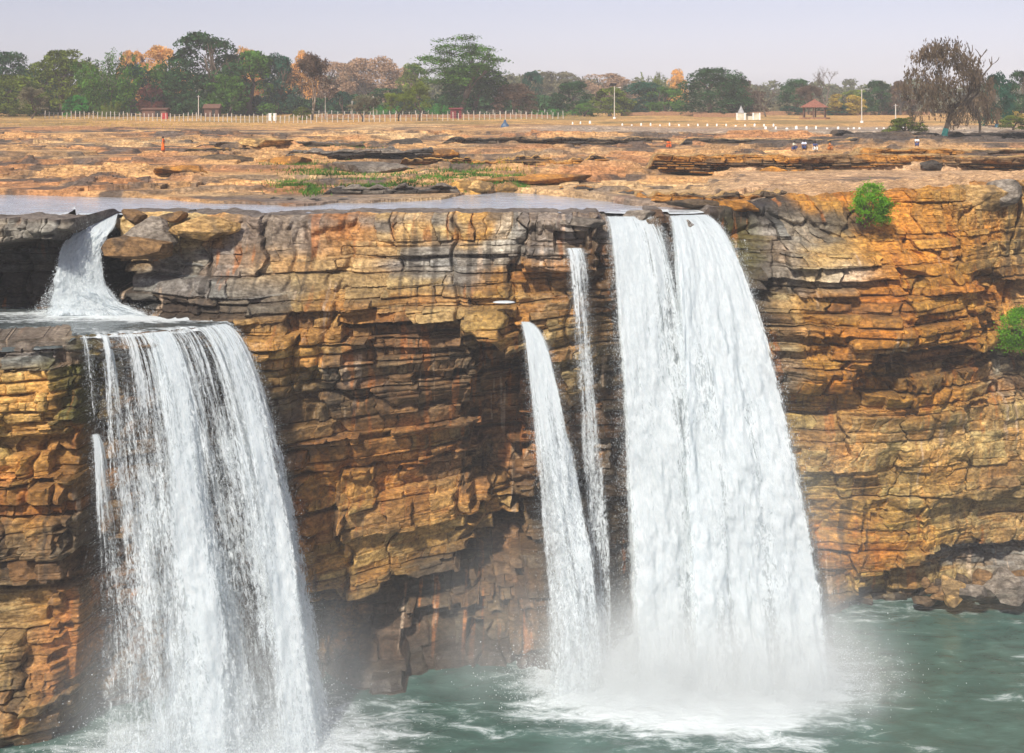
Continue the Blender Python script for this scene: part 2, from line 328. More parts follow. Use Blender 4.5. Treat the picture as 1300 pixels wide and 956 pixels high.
    Y = Y0 + rec + wallm - off
    V = np.stack([X, Y, Z], -1)
    # ledge top flat
    # colour
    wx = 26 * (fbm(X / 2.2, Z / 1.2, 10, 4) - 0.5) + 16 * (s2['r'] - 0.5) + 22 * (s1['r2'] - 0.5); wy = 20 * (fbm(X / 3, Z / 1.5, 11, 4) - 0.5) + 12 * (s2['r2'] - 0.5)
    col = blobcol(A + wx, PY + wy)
    tint = (0.80 + 0.40 * s2['r2']) * (0.82 + 0.36 * s1['lr']) * (0.88 + 0.24 * s3['r2']) * (0.7 + 0.6 * fbm(X / 3, Z / 2.2, 2, 5))
    col = col * tint[..., None]
    hue = (s1['r2'] - 0.5)[..., None] * np.array([0.0, 0.25, 0.35]) + (s2['r'] - 0.5)[..., None] * np.array([0.0, 0.2, 0.45]); col = col * (1 + hue)
    stx = fbm(X * 1.6, Z * 0.13 + 5, 2, 4); vs = ss(0.62, 0.74, stx) * ss(0.4, 0.6, fbm(X / 5, Z / 4, 1, 3))
    col = col * (1 - 0.6 * vs[..., None]) + 0.6 * vs[..., None] * np.array(PAL['D'])
    ws = ss(0.70, 0.76, fbm(X * 2.3 + 9, Z * 0.16, 5, 4)) * ss(0.5, 0.62, fbm(X / 6 + 3, Z / 3, 7, 3)); col = col * (1 - 0.6 * ws[..., None]) + 0.6 * ws[..., None] * np.array((0.55, 0.42, 0.3))
    rs_ = ss(0.66, 0.74, fbm(X * 1.9 + 50, Z * 0.3, 8, 4)) * ss(0.45, 0.6, fbm(X / 7 + 30, Z / 3, 3, 3)) * 0.6; col = col * (1 - rs_[..., None]) + rs_[..., None] * np.array((0.42, 0.15, 0.03))
    crev = np.clip(jb * np.exp(-(s1['fz'] / 0.06) ** 2) + (1 - massive) * np.exp(-(s2['fz'] / 0.045) ** 2) * jb + 0.8 * jm * np.exp(-(s1['fx'] / 0.05) ** 2), 0, 1) * 0.38   # darker in the bedding joints
    col = col * (1 - crev[..., None]) + crev[..., None] * np.array((0.075, 0.045, 0.022))
    lum = col @ np.array((.3, .6, .1)); sat_ = 0.95 + 0.07 * ss(740, 960, A); col = lum[..., None] + (col - lum[..., None]) * sat_[..., None]
    wet = ((A > 95) & (A < 400) & (PY > 430)) * 1.0 + np.exp(-((A - 850) / 130) ** 2) + np.exp(-((A - 720) / 60) ** 2) * 0.7 + ss(-28.5, -30.2, Z)
    wet = np.clip(wet, 0, 1) * ss(0.3, 0.6, fbm(X / 2, Z / 4, 2, 3) + 0.15)
    # tidemark at the pool
    tide = ss(-28.6, -29.6, Z + 0.8 * (fbm(X / 1.5, 3, 2, 3) - 0.5))[..., None] * 0.7; col = col * (1 - tide) + tide * np.array((0.04, 0.035, 0.03))
    # top rows running back from the lip
    nb = 60; tb = np.linspace(0, 1, nb + 1)[1:] ** 1.3
    Tx = X[:, -1:] * (1 + 0 * tb)[None]; Ty = Y[:, -1:] + tb[None] * 9.0
    Aa = A[:, -1:] + 0 * tb[None]
    hz = zt[:, None] + 0.28 * (fbm(Tx / 1.6, Ty / 1.6, 3, 4) - 0.5) * np.minimum(1, tb * 8) + 0 * tb
    riv = ip(Aa[:, 0], [(-90, 1), (98, 1), (104, 1), (760, 1), (900, 1), (930, 0), (1400, 0)])[:, None]
    lf = 1 - ss(95, 103, Aa); hz = hz - riv * ss(0.35, 0.8, tb)[None] * 0.9 * (1 - 0.0 * lf)
    sl = ss(896, 960, Aa)
    hz = hz + sl * (0.45 * tb[None] * np.sign(1)) - (1 - riv) * ss(0.6, 1, tb)[None] * 0.8
    hz = hz + (1 - ss(95, 100, Aa)) * 0.25 * (1 - ss(0.4, 0.9, tb))[None]
    Vt = np.stack([Tx, Ty, hz], -1)
    ct = np.array((0.50, 0.32, 0.17)) * ss(930, 1050, Aa)[..., None] + np.array((0.16, 0.135, 0.115)) * (1 - ss(930, 1050, Aa))[..., None]
    ct = np.broadcast_to(ct, Vt.shape) * (0.7 + 0.6 * fbm(Tx / 1.2, Ty / 1.5, 4, 4))[..., None]
    V = np.concatenate([V, Vt], 1); col = np.concatenate([col, ct], 1); wet = np.concatenate([wet, np.zeros(Tx.shape)], 1)
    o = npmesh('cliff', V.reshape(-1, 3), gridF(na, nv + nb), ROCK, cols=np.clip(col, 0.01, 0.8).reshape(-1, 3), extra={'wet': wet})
    tag(o, kind='structure', label='layered orange and grey sandstone cliff around the gorge')
    return a, zt, Y
cliff_a, cliff_zt, cliff_Y = make_cliff()

# ------------------------------------------------------------------ plateau beyond the river
BANK = [(-900,248),(0,247),(100,249),(190,252),(260,258),(340,260),(372,262),(430,258),(470,258),(560,254),(590,247),(640,243),(700,248),(760,254),(800,261),(850,264),(905,267),(915,275),(940,300)]
def bankY(px): return CH * FPX / (ip(px, BANK) - HY)
PROF = [(60,0.0),(100,0.05),(106,0.3),(118,0.8),(130,1.35),(144,2.15),(160,2.75),(185,3.25),(210,3.6),(235,3.9),(300,4.3),(420,4.6),(900,5.0),(6000,6.0)]
def terr(X, Y, rough=True):
    px = 650 + X * FPX / Y
    d = Y - bankY(px)
    z = ip(Y, PROF)
    rt = ss(860, 960, px)
    zr = ip(Y, [(60,0.9),(94,1.1),(105,1.45),(117.3,1.8),(118.0,2.9),(144,2.95),(160,3.1),(185,3.3),(210,3.6),(235,3.9),(300,4.3),(6000,6.0)])
    Yw = Y + 3.5 * (fbm(X / 9, Y / 9, 5, 4) - 0.5)
    zr = ip(Yw, [(60,0.9),(94,1.1),(105,1.45),(117.3,1.75),(117.7,2.35),(119.5,2.45),(119.9,2.95),(144,2.95),(160,3.1),(185,3.3),(210,3.6),(235,3.9),(300,4.3),(6000,6.0)])
    z = z * (1 - rt) + zr * rt
    amp = ip(Y, [(90,1.2),(130,2.0),(170,1.6),(200,0.8),(240,0.3),(400,0.3),(2000,1)]) * (1 - 0.75 * rt * (1 - ss(118, 124, Y)) )
    h = z + amp * (fbm(X / 22 + 3, Y / 9, 2, 4) - 0.5) * 1.5
    st = 0.48
    k = (h + 0.1 * (vn(X / 3.0, Y / 2.0, 4) - 0.5)) / st; fl = np.floor(k); fr = k - fl
    hq = st * (fl + ss(0.80, 0.90, fr))
    q = (1 - ss(180, 215, Y)) * (1 - 0.6 * rt * (1 - ss(118, 124, Y)))
    h = h * (1 - q) + (hq + 0.06 * fr) * q
    bz = ss(0.44, 0.56, fbm(X / 11 + 21, Y / 9, 4, 3)) * ss(100, 108, Y) * (1 - ss(178, 195, Y)) * (1 - 0.85 * rt * (1 - ss(118, 124, Y)))
    for sx, sy, am, sd_ in ((4.2, 2.6, 0.55, 1), (1.7, 1.2, 0.28, 7)):
        cy_ = np.floor(Y / sy + 1.2 * fbm(X / 7, Y / 9, sd_, 3)); cx_ = np.floor(X / sx + 0.5 * cy_ + 0.8 * vn(X / 5, cy_ * 1.7, sd_ + 1)); rr_ = TB[sd_][(cx_.astype(np.int64) * 7 + 3) & 255, (cy_.astype(np.int64) * 5) & 255]
        h = h + am * (rr_ - 0.35) * bz
    h = h + 0.10 * (fbm(X / 1.2, Y / 1.0, 7, 4) - 0.5) * (1 - 0.5 * ss(180, 260, Y))
    # bank: drops under water in front of the shoreline
    dd = d + 2.2 * (fbm(X / 3.5, Y / 3.0, 8, 3) - 0.5)
    under = 1 - ss(-0.4, 0.1, dd)
    low = ss(0, 2.5, dd)
    h = np.where(px < 905, h * (1 - under) + (-0.6) * under, h)
    h = np.where((px < 905) & (dd > 0), np.maximum(h, 0.16 + 0.1 * vn(X / 2, Y / 2, 3)), h)
    return h, fr, dd, px, rt
def ground_z(x, y):
    h, *_ = terr(np.array([float(x)]), np.array([float(y)])); return float(h[0])
def make_terrain():
    rows = [91.0]
    while rows[-1] < 130: rows.append(rows[-1] + 0.085)
    while rows[-1] < 210: rows.append(rows[-1] + 0.085 * (rows[-1] / 130) ** 2.2)
    while rows[-1] < 950: rows.append(rows[-1] * 1.0022 + (0.0 if rows[-1] < 330 else (rows[-1] - 330) * 0.04))
    Yr = np.array(rows); u = np.linspace(-0.46, 0.46, 1150)
    U, Y = np.meshgrid(u, Yr, indexing='ij'); X = U * Y
    h, fr, dd, px, rt = terr(X, Y)
    # in front of the right-hand plateau the cliff mesh takes over
    Yc = np.interp(px, cliff_a, cliff_Y[:, -1]) + 5.5
    h = np.where(Y < Yc, h - 1.2 * ss(0, 1.5, Yc - Y), h); keepv = ((Y > Yc - 2.2) | (px < 900)).ravel()
    n1 = fbm(X / 12, Y / 5, 1, 4); n2 = fbm(X / 8 + 8, Y / 5.0, 3, 5); n3 = fbm(X / 1.5, Y / 1.0, 5, 4); n4 = fbm(X / 26 + 4, Y / 7, 9, 3)
    sand = np.array((0.53, 0.315, 0.135)); red = np.array((0.42, 0.21, 0.09)); tan = np.array((0.54, 0.37, 0.19)); dk = np.array((0.07, 0.058, 0.052)); grey = np.array((0.20, 0.165, 0.14))
    c = sand + (red - sand) * ss(0.42, 0.62, n1)[..., None]; c = c + (tan - c) * ss(0.5, 0.7, n4)[..., None]
    sm = (rt * (1 - ss(117, 119, Y)))[..., None]; c = c + (np.array((0.52, 0.34, 0.20)) - c) * sm * 0.8
    midz = np.exp(-((Y - 165) / 45.0) ** 2)
    dkm = ss(0.50, 0.58, n2 + 0.12 * (midz - 0.4)) * ss(0.4, 0.55, n1 + 0.08) * (1 - sm[..., 0] * 0.9) * (1 - ss(200, 225, Y)); dkm = dkm * (0.5 + 0.5 * ss(0.35, 0.5, n3)); c = c + (dk - c) * (dkm * 0.9)[..., None]
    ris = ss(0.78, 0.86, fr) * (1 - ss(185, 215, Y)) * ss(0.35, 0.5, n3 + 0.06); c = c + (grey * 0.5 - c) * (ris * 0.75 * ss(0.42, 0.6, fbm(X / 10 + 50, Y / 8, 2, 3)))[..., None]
    # grey slabs by the water
    gb = np.exp(-((px - 420) / 130) ** 2) * (1 - ss(4, 9, dd)) * ss(0.3, 0.5, n3 + 0.1) + np.exp(-((px - 820) / 80) ** 2) * (1 - ss(2, 5, dd)); c = c + (grey - c) * np.clip(gb, 0, 1)[..., None] * 0.85
    # long dark outcrop on the right, at the foot of the big tree
    db = ss(880, 980, px) * ss(141, 146, Y + 4 * n3) * (1 - ss(156, 162, Y + 8 * (n1 - 0.5) - 36 * ss(1030, 1110, px))) ; c = c + (dk - c) * np.clip(db * ss(0.25, 0.45, n2 + 0.1), 0, 1)[..., None] * 0.9
    # dry grass further back
    gr = ss(205, 225, Y + 25 * (n1 - 0.5)); gc = np.array((0.50, 0.31, 0.11)) * (0.8 + 0.5 * n3)[..., None] + np.array((0.06, 0.0, 0.0)) * n4[..., None]
    gc = gc + (np.array((0.13, 0.13, 0.045)) - gc) * (ss(0.5, 0.66, fbm(X / 14, Y / 6, 10, 3)) * 0.6)[..., None]
    gy = ss(620, 720, px) * (ss(176, 182, Y) * (1 - ss(205, 215, Y))); gc2 = np.array((0.36, 0.30, 0.24))
    c = c + (gc - c) * gr[..., None]; c = c + (gc2 - c) * gy[..., None] * 0.75
    c = c * (0.72 + 0.56 * n3)[..., None]
    far = ss(330, 420, Y)[..., None]; c = c + (np.array((0.16, 0.12, 0.06)) - c) * far
    V = np.stack([X, Y, h], -1)
    FG = gridF(len(u), len(Yr)); FG = FG[keepv[FG].all(1)]
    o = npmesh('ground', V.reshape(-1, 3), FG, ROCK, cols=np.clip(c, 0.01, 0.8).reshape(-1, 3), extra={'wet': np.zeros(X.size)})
    tag(o, kind='structure', label='stepped sandstone plateau beyond the river')
make_terrain()
# steps of bedrock that stand out of the plateau as small walls
def ledge(pxs, Yf, z0, z1, label, pal, seed, back=4.0, over=0.35):
    na = int((pxs[-1][0] - pxs[0][0]) * 1.3); nz = 46; a = np.linspace(pxs[0][0], pxs[-1][0], na); Yb = ip(a, pxs)
    end = ss(0, 14, a - a[0]) * ss(0, 14, a[-1] - a)
    A, Vv = np.meshgrid(a, np.linspace(0, 1, nz), indexing='ij'); top = (z1 + (0.5 if seed == 1 else 1.5) * (z1 - z0) * (fbm(a / 16, 1, seed % 9, 5) - 0.55)) * end + (z0 - .3) * (1 - end)
    Z = (z0 - 0.5) + Vv * (top[:, None] - z0 + 0.5); Xf = (A - 650) / FPX * Yb[:, None]
    t1 = strata(Xf, Z, 0.42, 2.6, seed % 7 + 1, 0.15); t2 = strata(Xf, Z, 0.14, 0.9, seed % 5 + 2, 0.12)
    off = (t1['r'] - .4) * 1.3 + (t2['r'] - .5) * .35 - .35 * np.exp(-(t1['fz'] / .05) ** 2) - .3 * np.exp(-(t1['fx'] / .08) ** 2) + (fbm(Xf / 5, Z, 4, 4) - .5) * 3.0 + over * Vv * 1.5 - 0.4 * ss(.9, 1, Vv)
    Y = Yb[:, None] - off
    nb = 26; tb = np.linspace(0, 1, nb + 1)[1:]; Yt = Y[:, -1:] + tb[None] * back; Xt = Xf[:, -1:] + 0 * tb[None]
    Zt = Z[:, -1:] + 0.2 * (fbm(Xt / 1.5, Yt / 1.2, 3, 4) - .5) - ss(.45, 1, tb)[None] * 0.9
    V = np.concatenate([np.stack([Xf, Y, Z], -1), np.stack([Xt, Yt, Zt], -1)], 1)
    c0 = np.array(PAL[pal[0]]); c1 = np.array(PAL[pal[1]]); m = ss(.4, .6, fbm(Xf / 4, Z * 1.5, seed % 6, 4) + .3 * (t1['r2'] - .5))[..., None]
    c = (c0 * (1 - m) + c1 * m) * (.7 + .6 * t2['r2'])[..., None]; cr = (np.exp(-(t1['fz'] / .06) ** 2) * .7)[..., None]; c = c * (1 - cr) + cr * np.array(PAL['D'])
    ct = np.array(PAL[pal[2]]) * (.75 + .5 * fbm(Xt / 1.4, Yt, 5, 4))[..., None]
    o = npmesh('rock_ledge', V.reshape(-1, 3), gridF(na, nz + nb), ROCK, cols=np.concatenate([c, ct], 1).reshape(-1, 3), extra={'wet': np.zeros(V[..., 0].size)})
    tag(o, label, kind='structure')
ledge([(820,121),(900,118),(1000,117),(1100,118.5),(1200,117),(1300,116),(1400,115)], 0, 1.75, 3.0, 'long orange step across the right plateau', 'OBT', 1, 5)
ledge([(1085,127),(1200,125),(1400,124)], 0, 2.85, 3.3, 'upper orange step behind the right plateau', 'OKT', 8, 5)
ledge([(500,131),(600,128),(700,130),(790,134)], 0, 1.2, 2.1, 'orange step in the middle terraces', 'OBY', 2, 4)
ledge([(360,141),(450,139),(560,142)], 0, 1.9, 2.6, 'dark step left of the middle terraces', 'DGG', 3, 4)
ledge([(240,152),(330,150),(470,155)], 0, 2.3, 3.0, 'black broken step in the upper left terraces', 'DKG', 4, 4)
ledge([(226,146),(280,143),(345,147)], 0, 2.1, 2.6, 'brown step in the left terraces', 'BKY', 5, 4)
ledge([(560,165),(700,160),(860,163)], 0, 2.75, 3.3, 'dark step across the upper middle terraces', 'KDT', 6, 4)
ledge([(860,152),(1000,151),(1120,152)], 0, 2.9, 3.4, 'dark broken step behind the right plateau', 'DKT', 7, 4)
ledge([(1050,173),(1180,166),(1300,168),(1400,168)], 0, 3.0, 3.8, 'black rock mounds around the foot of the weeping tree', 'DDK', 13, 6)
ledge([(405,106.5),(480,105.5),(590,107)], 0, 0.1, 0.85, 'grey slab edge on the far bank of the river', 'GDG', 9, 3)
ledge([(330,100.8),(400,100),(470,100.8)], 0, -0.1, 0.25, 'flat grey slab lying in the river', 'GDG', 3, 2, 0)
ledge([(800,99.5),(860,97.2),(930,96.6),(1010,98)], 0, 0.2, 0.95, 'blocky dark bank right above the main curtain', 'KOT', 11, 4)
ledge([(690,109),(760,106),(830,101)], 0, 0.1, 0.7, 'dark flat bank right of the inlet', 'DGO', 12, 4)
# land on both sides and under the gorge, so the ground reaches the horizon all round
def flank():
    mb = MB()
    mb.box((0, 60, -33.5), (400, 130, 1.0))
    o = mb.build('gorge_floor', plain('gorge_rock', (0.09, 0.07, 0.05), 0.9)); tag(o, kind='structure')
flank()
# ------------------------------------------------------------------ water
def water_mat(name, deep, rip, foamc=(0.62, 0.67, 0.69), rough=0.1, fs=(1, 1, 1), bd=0.05):
    t = NT(name); g = t.n('ShaderNodeNewGeometry').outputs['Position']
    n1 = t.noise(t.mapv(g, rip), 1.0, 4, 0.6, 0.4); n2 = t.noise(t.mapv(g, tuple(4 * r for r in rip)), 1.0, 3)
    h = t.math('ADD', n1, t.math('MULTIPLY', n2, 0.35))
    fo = t.attr('foam').outputs['Fac']
    fn = t.noise(t.mapv(g, fs), 1.0, 9, 0.78, 0.5)
    ff = t.rng(fn, t.math('SUBTRACT', 0.70, t.math('MULTIPLY', fo, 0.55)), t.math('SUBTRACT', 0.96, t.math('MULTIPLY', fo, 0.5)))
    s1 = t.bsdf(t.mix(t.rng(n1, 0.3, 0.7), deep, tuple(1.7 * d for d in deep)), rough, 0.5, t.bump(h, 0.6, bd))
    s2 = t.bsdf(foamc, 0.7, 0.2, t.bump(t.math('ADD', fn, n2), 0.7, 0.15))
    m = t.n('ShaderNodeMixShader'); t.l(ff, m.inputs[0]); t.l(s1.outputs[0], m.inputs[1]); t.l(s2.outputs[0], m.inputs[2])
    return t.done(m.outputs[0])
def water_grid(name, A, Y, z, foam, mat, label, rel=0.0, sc_=(1, 1)):
    X = (A - 650) / FPX * Y
    Z = z + rel * (fbm(X * sc_[0], Y * sc_[1], 4, 4) - 0.5)
    o = npmesh(name, np.stack([X, Y, Z], -1).reshape(-1, 3), gridF(*A.shape), mat, smooth=True, extra={'foam': np.clip(foam, 0, 1)})
    return tag(o, kind='structure', label=label)
a = np.linspace(-84, 903, 700); tt = np.linspace(0, 1, 90)
lipY = np.interp(a, cliff_a, cliff_Y[:, -1]); lipY = np.convolve(np.pad(lipY, 6, 'edge'), np.ones(13) / 13, 'valid')
A, T_ = np.meshgrid(a, tt, indexing='ij')
chan = (ss(100, 104, A) * (1 - ss(146, 150, A)) + ss(766, 769, A) * (1 - ss(820, 824, A)) + ss(847, 850, A) * (1 - ss(893, 896, A)))
start = lipY[:, None] + 1.7 * (1 - chan) - 0.1
start = np.where(A < 96, start + 6.0, start)
Yw = start + T_ * (114 - start)
near = 1 - ss(0, 9, Yw - start)
foam = 0.16 * near + 0.4 * near * ss(0.5, 0.65, fbm(A / 30, Yw / 2.0, 5, 3)) + 0.75 * np.exp(-((A - 125) / 30) ** 2 - ((Yw - start) / 2.2) ** 2) + 0.6 * (ss(760, 775, A) * np.exp(-((Yw - start) / 2.0) ** 2))
RIVER = water_mat('river_water', (0.25, 0.265, 0.29), (0.55, 2.2, 1), rough=0.16, fs=(0.9, 3.5, 1), bd=0.06)
water_grid('river', A, Yw, 0.0, foam, RIVER, 'shallow river sliding towards the brink', 0.05, (0.8, 2))
# pool on the left ledge
a = np.linspace(-84, 306, 420); A, T_ = np.meshgrid(a, np.linspace(0, 1, 110), indexing='ij')
e = ip(A, LEDGE) + 0.5 * (fbm(A / 9, 1, 3, 3) - 0.5); Yl = e + T_ * (86 - e)
cfo = np.exp(-((A - 125) / 75) ** 2 - ((Yl - 82.6) / 1.9) ** 2) * (0.2 + 1.3 * fbm(A / 14, Yl / 0.8, 5, 4)) * 1.1 + 0.12 + 0.3 * ss(.5, .62, fbm(A / 60, Yl / .7, 3, 4)) + 0.8 * np.exp(-((A - 220) / 60) ** 2 - ((Yl - 81.3) / 1.6) ** 2) + 0.35 * np.exp(-((Yl - e) / 0.8) ** 2) * ss(90, 140, A) + 0.35 * np.exp(-((Yl - 81.0) / 1.5) ** 2)
LEDGEW = water_mat('ledge_water', (0.05, 0.06, 0.062), (1.0, 2.4, 1), rough=0.13, fs=(1.2, 3.0, 1), bd=0.08)
dry = 1 - ss(78, 96, A)
X = (A - 650) / FPX * Yl
Z = -5.93 + 0.1 * (fbm(X, Yl * 1.5, 4, 4) - 0.5) - 0.5 * dry * (1 - ss(1.5, 4.5, Yl - e)) - 0.25 * (1 - ss(0, 0.5, Yl - e))
o = npmesh('ledge_pool', np.stack([X, Yl, Z], -1).reshape(-1, 3), gridF(*A.shape), LEDGEW, smooth=True, extra={'foam': np.clip(cfo, 0, 1)}); tag(o, kind='structure', label='foaming shelf of water between the two left drops')
# gorge pool
xs = np.linspace(-75, 75, 560); ys = np.linspace(20, 104, 420); X, Y = np.meshgrid(xs, ys, indexing='ij'); pxp = 650 + X * FPX / Y
fo = 1.0 * np.exp(-((pxp - 940) / 135) ** 2 - ((Y - 80.5) / 6.0) ** 2) + 1.0 * np.exp(-((pxp - 830) / 120) ** 2 - ((Y - 82) / 6) ** 2) + 0.8 * np.exp(-((pxp - 740) / 70) ** 2 - ((Y - 84) / 5) ** 2) + 1.1 * np.exp(-((pxp - 290) / 170) ** 2 - ((Y - 71) / 6) ** 2) + 0.2 + 0.2 * ss(.5, .66, fbm(X / 9, Y / 4, 7, 4))
GP = water_mat('gorge_water', (0.040, 0.078, 0.066), (0.35, 0.8, 1), rough=0.16, fs=(0.35, 0.8, 1), bd=0.13)
o = npmesh('gorge_pool', np.stack([X, Y, -30.0 + 0.35 * (fbm(X / 1.3, Y / 1.3, 4, 5) - 0.5) * (0.3 + fo)], -1).reshape(-1, 3), gridF(*X.shape), GP, smooth=True, extra={'foam': np.clip(fo, 0, 1)})
tag(o, kind='structure', label='green pool at the foot of the falls')

def fall_mat(name, soft=0.10):
    t = NT(name); uv = t.n('ShaderNodeUVMap', uv_map='uv').outputs[0]
    d = t.attr('dens').outputs['Fac']; tf = t.attr('age').outputs['Fac']
    n1 = t.noise(t.mapv(uv, (3.4, 0.12, 1)), 1.0, 7, 0.68, 0.3)
    n2 = t.noise(t.mapv(uv, (4.2, 1.5, 1)), 1.0, 8, 0.75, 1.6)
    n3 = t.noise(t.mapv(uv, (0.75, 0.07, 1)), 1.0, 3, 0.5)
    a = t.math('MULTIPLY', n1, t.rng(tf, 0.0, 0.8, 0.75, 0.34)); b = t.math('MULTIPLY', n2, t.rng(tf, 0.0, 0.8, 0.25, 0.66))
    s = t.math('ADD', t.math('MULTIPLY', t.math('ADD', a, b), 0.75), t.math('MULTIPLY', n3, 0.25))
    s = t.rng(s, 0.34, 0.66, 0, 1, 'LINEAR')
    th = t.math('SUBTRACT', 1.0, d)
    w_ = t.rng(tf, 0, 1, soft, soft * 2.4, 'LINEAR')
    al = t.rng(s, t.math('SUBTRACT', th, w_), t.math('ADD', th, w_))
    al = t.math('MULTIPLY', al, t.math('MINIMUM', t.math('MULTIPLY', d, 3.0), 0.96))
    h = t.math('ADD', n2, t.math('MULTIPLY', n1, 0.8))
    bp = t.bump(h, 0.45, 0.12)
    df = t.n('ShaderNodeBsdfDiffuse'); t.l(t.mix(t.rng(n2, 0.35, 0.65), (0.60, 0.67, 0.71), (0.82, 0.86, 0.875)), df.inputs[0]); t.l(bp, df.inputs['Normal'])
    tr = t.n('ShaderNodeBsdfTranslucent'); tr.inputs[0].default_value = (0.70, 0.79, 0.83, 1); t.l(bp, tr.inputs['Normal'])
    m = t.n('ShaderNodeMixShader'); m.inputs[0].default_value = 0.4; t.l(df.outputs[0], m.inputs[1]); t.l(tr.outputs[0], m.inputs[2])
    tp = t.n('ShaderNodeBsdfTransparent'); m2 = t.n('ShaderNodeMixShader'); t.l(al, m2.inputs[0]); t.l(tp.outputs[0], m2.inputs[1]); t.l(m.outputs[0], m2.inputs[2])
    return t.done(m2.outputs[0])
FALL = fall_mat('falling_water')
def drop_mat():
    t = NT('water_drops'); df = t.n('ShaderNodeBsdfDiffuse'); df.inputs[0].default_value = (0.74, 0.79, 0.81, 1)
    tr = t.n('ShaderNodeBsdfTranslucent'); tr.inputs[0].default_value = (0.66, 0.72, 0.75, 1)
    m = t.n('ShaderNodeMixShader'); m.inputs[0].default_value = 0.4; t.l(df.outputs[0], m.inputs[1]); t.l(tr.outputs[0], m.inputs[2]); return t.done(m.outputs[0])
DROPS = drop_mat()
def waterfall(label, top, bot, z0, Yt, zb, Yb, dens, layers=3, T=None, spread=0.25, ndrop=40000, relief=0.35, nt_=300, vz0=0.6, dropsz=(0.02, 0.05), drop_bias=1.0, edge=0.05, wob=1.0, splash=0, fan=0.0):
    """top/bot: photo columns of the two edges at the brink / at zb; Yt, Yb depths (two values each)."""
    H = z0 - zb; g = 9.81
    if T is None: T = (-vz0 + math.sqrt(vz0 ** 2 + 2 * g * H)) / g
    uu_w = abs((bot[1] - bot[0]) / FPX * Yb[1]); nu = int(max(30, uu_w / 0.10))
    rs = np.random.RandomState(abs(hash(label)) % 1000 if False else (len(label) * 37 + int(top[0])) % 997)
    root = empty('waterfall', tuple(at(sum(bot) / 2, 500, sum(Yb) / 2)[:2]) + (zb,), label, 'waterfall', None)
    base = np.array(root.location)
    dp = np.array(dens, float)        # rows: u, density at the top, density at the bottom
    def pos(u, t, off=0.0):
        f = t / T
        pt = top[0] + (top[1] - top[0]) * u; pb = bot[0] + (bot[1] - bot[0]) * u
        y0 = np.interp(u, np.linspace(0, 1, len(Yt)), Yt); y1 = Yb[0] + (Yb[1] - Yb[0]) * u
        x0 = (pt - 650) / FPX * y0; x1 = (pb - 650) / FPX * y1
        fx = f ** (1 - fan * u)
        wv = wob * 0.35 * f * (vn(u * uu_w * 0.55, f * 2.2, 3) - 0.5) * 2
        return np.stack([x0 + (x1 - x0) * fx + wv, y0 + (y1 - y0) * (fx * (1 + off * 0.25)) - off * f, z0 - vz0 * t - 0.5 * g * t * t], -1)
    def den(u, f):
        a_ = np.interp(u, dp[:, 0], dp[:, 1]); b_ = np.interp(u, dp[:, 0], dp[:, 2]); return a_ + (b_ - a_) * ss(0, 0.85, f)
    for k in range(layers):
        u = np.linspace(0, 1, nu); t = np.linspace(0, 1, nt_) ** 0.85 * T
        U, Tm = np.meshgrid(u, t, indexing='ij'); F_ = Tm / T
        off = (k - (layers - 1) / 2) / max(1, layers - 1) * 2 * (0.9 if layers > 1 else 0)
        P = pos(U, Tm, off)
        s_ = vz0 * Tm + 0.5 * g * Tm ** 2; um = U * uu_w
        rl = (fbm(um / 1.6 + 9 * k, s_ / 6.0, 3 + k, 3) - 0.5) * 2 * relief * (0.25 + 1.5 * F_) + (fbm(um / 0.45, s_ / 0.8, 6 + k, 4) - 0.5) * relief * 1.1 * F_
        P[..., 1] -= rl; P[..., 0] += 0.3 * rl * F_
        ed = ss(0, edge, U) * ss(0, edge, 1 - U)
        D = den(U, F_) * (0.25 + 0.75 * ed) + 0.18 * (fbm(um / 1.3 + 31 * k, s_ / 8, 8, 3) - 0.5) * 2 + 0.45 * F_ * (fbm(um / 0.9 + 11 * k, s_ / 2.4, 2 + k, 4) - 0.5) + (0.03 if len(dens) < 11 else -0.02)
        D = np.clip(D * (0.8 + 0.2 * ss(0, 0.02, F_)), 0, 1) * ss(-0.01, 0.3 * edge + 0.004, U) * ss(-0.01, 0.3 * edge + 0.004, 1 - U)
        # strands of a sheet separate as it falls
        uv = np.stack([um + 17.3 * k, s_ + 40 * k], -1)
        npmesh('water_sheet', (P - base).reshape(-1, 3), gridF(nu, nt_), FALL, root, uv=uv.reshape(-1, 2), smooth=True, extra={'dens': D.ravel(), 'age': F_.ravel()})
    if ndrop:
        n = ndrop; u = rs.rand(n * 4); f = rs.rand(n * 4) ** 0.7; keep = rs.rand(n * 4) < (den(np.clip(u, 0, 1), f) * drop_bias * (0.3 + fbm(u * uu_w * 1.5, f * 14, 4, 3) ** 2 * 2.2))
        u = u[keep][:n]; f = f[keep][:n]; n = len(u); t = f * T
        P = pos(u, t, rs.uniform(-1.1, 1.4, n)) + rs.normal(0, 1, (n, 3)) * (spread * (0.08 + f))[:, None] * np.array((1.0, 1.0, 0.7))
        e_ = np.where(rs.rand(n) < 0.25, 1, 0)[:, None] * rs.normal(0, 1, (n, 3)) * (spread * 1.6 * (0.04 + f))[:, None]; P = P + e_
        d1 = rs.normal(0, 1, (n, 3)); d1 /= np.linalg.norm(d1, axis=1)[:, None]; d1[:, 2] *= 2.0
        d2 = rs.normal(0, 1, (n, 3)); d2 /= np.linalg.norm(d2, axis=1)[:, None]
        sz = (dropsz[0] + (dropsz[1] - dropsz[0]) * rs.rand(n) ** 2)[:, None]; sz = np.where(np.abs(e_).sum(1)[:, None] > 0, sz * .6, sz)
        V = np.stack([P - d1 * sz, P + d2 * sz * 0.6, P + d1 * sz], 1) - base
        o = npmesh('spray', V.reshape(-1, 3), np.arange(n * 3).reshape(n, 3), DROPS, root); o['kind'] = 'stuff'
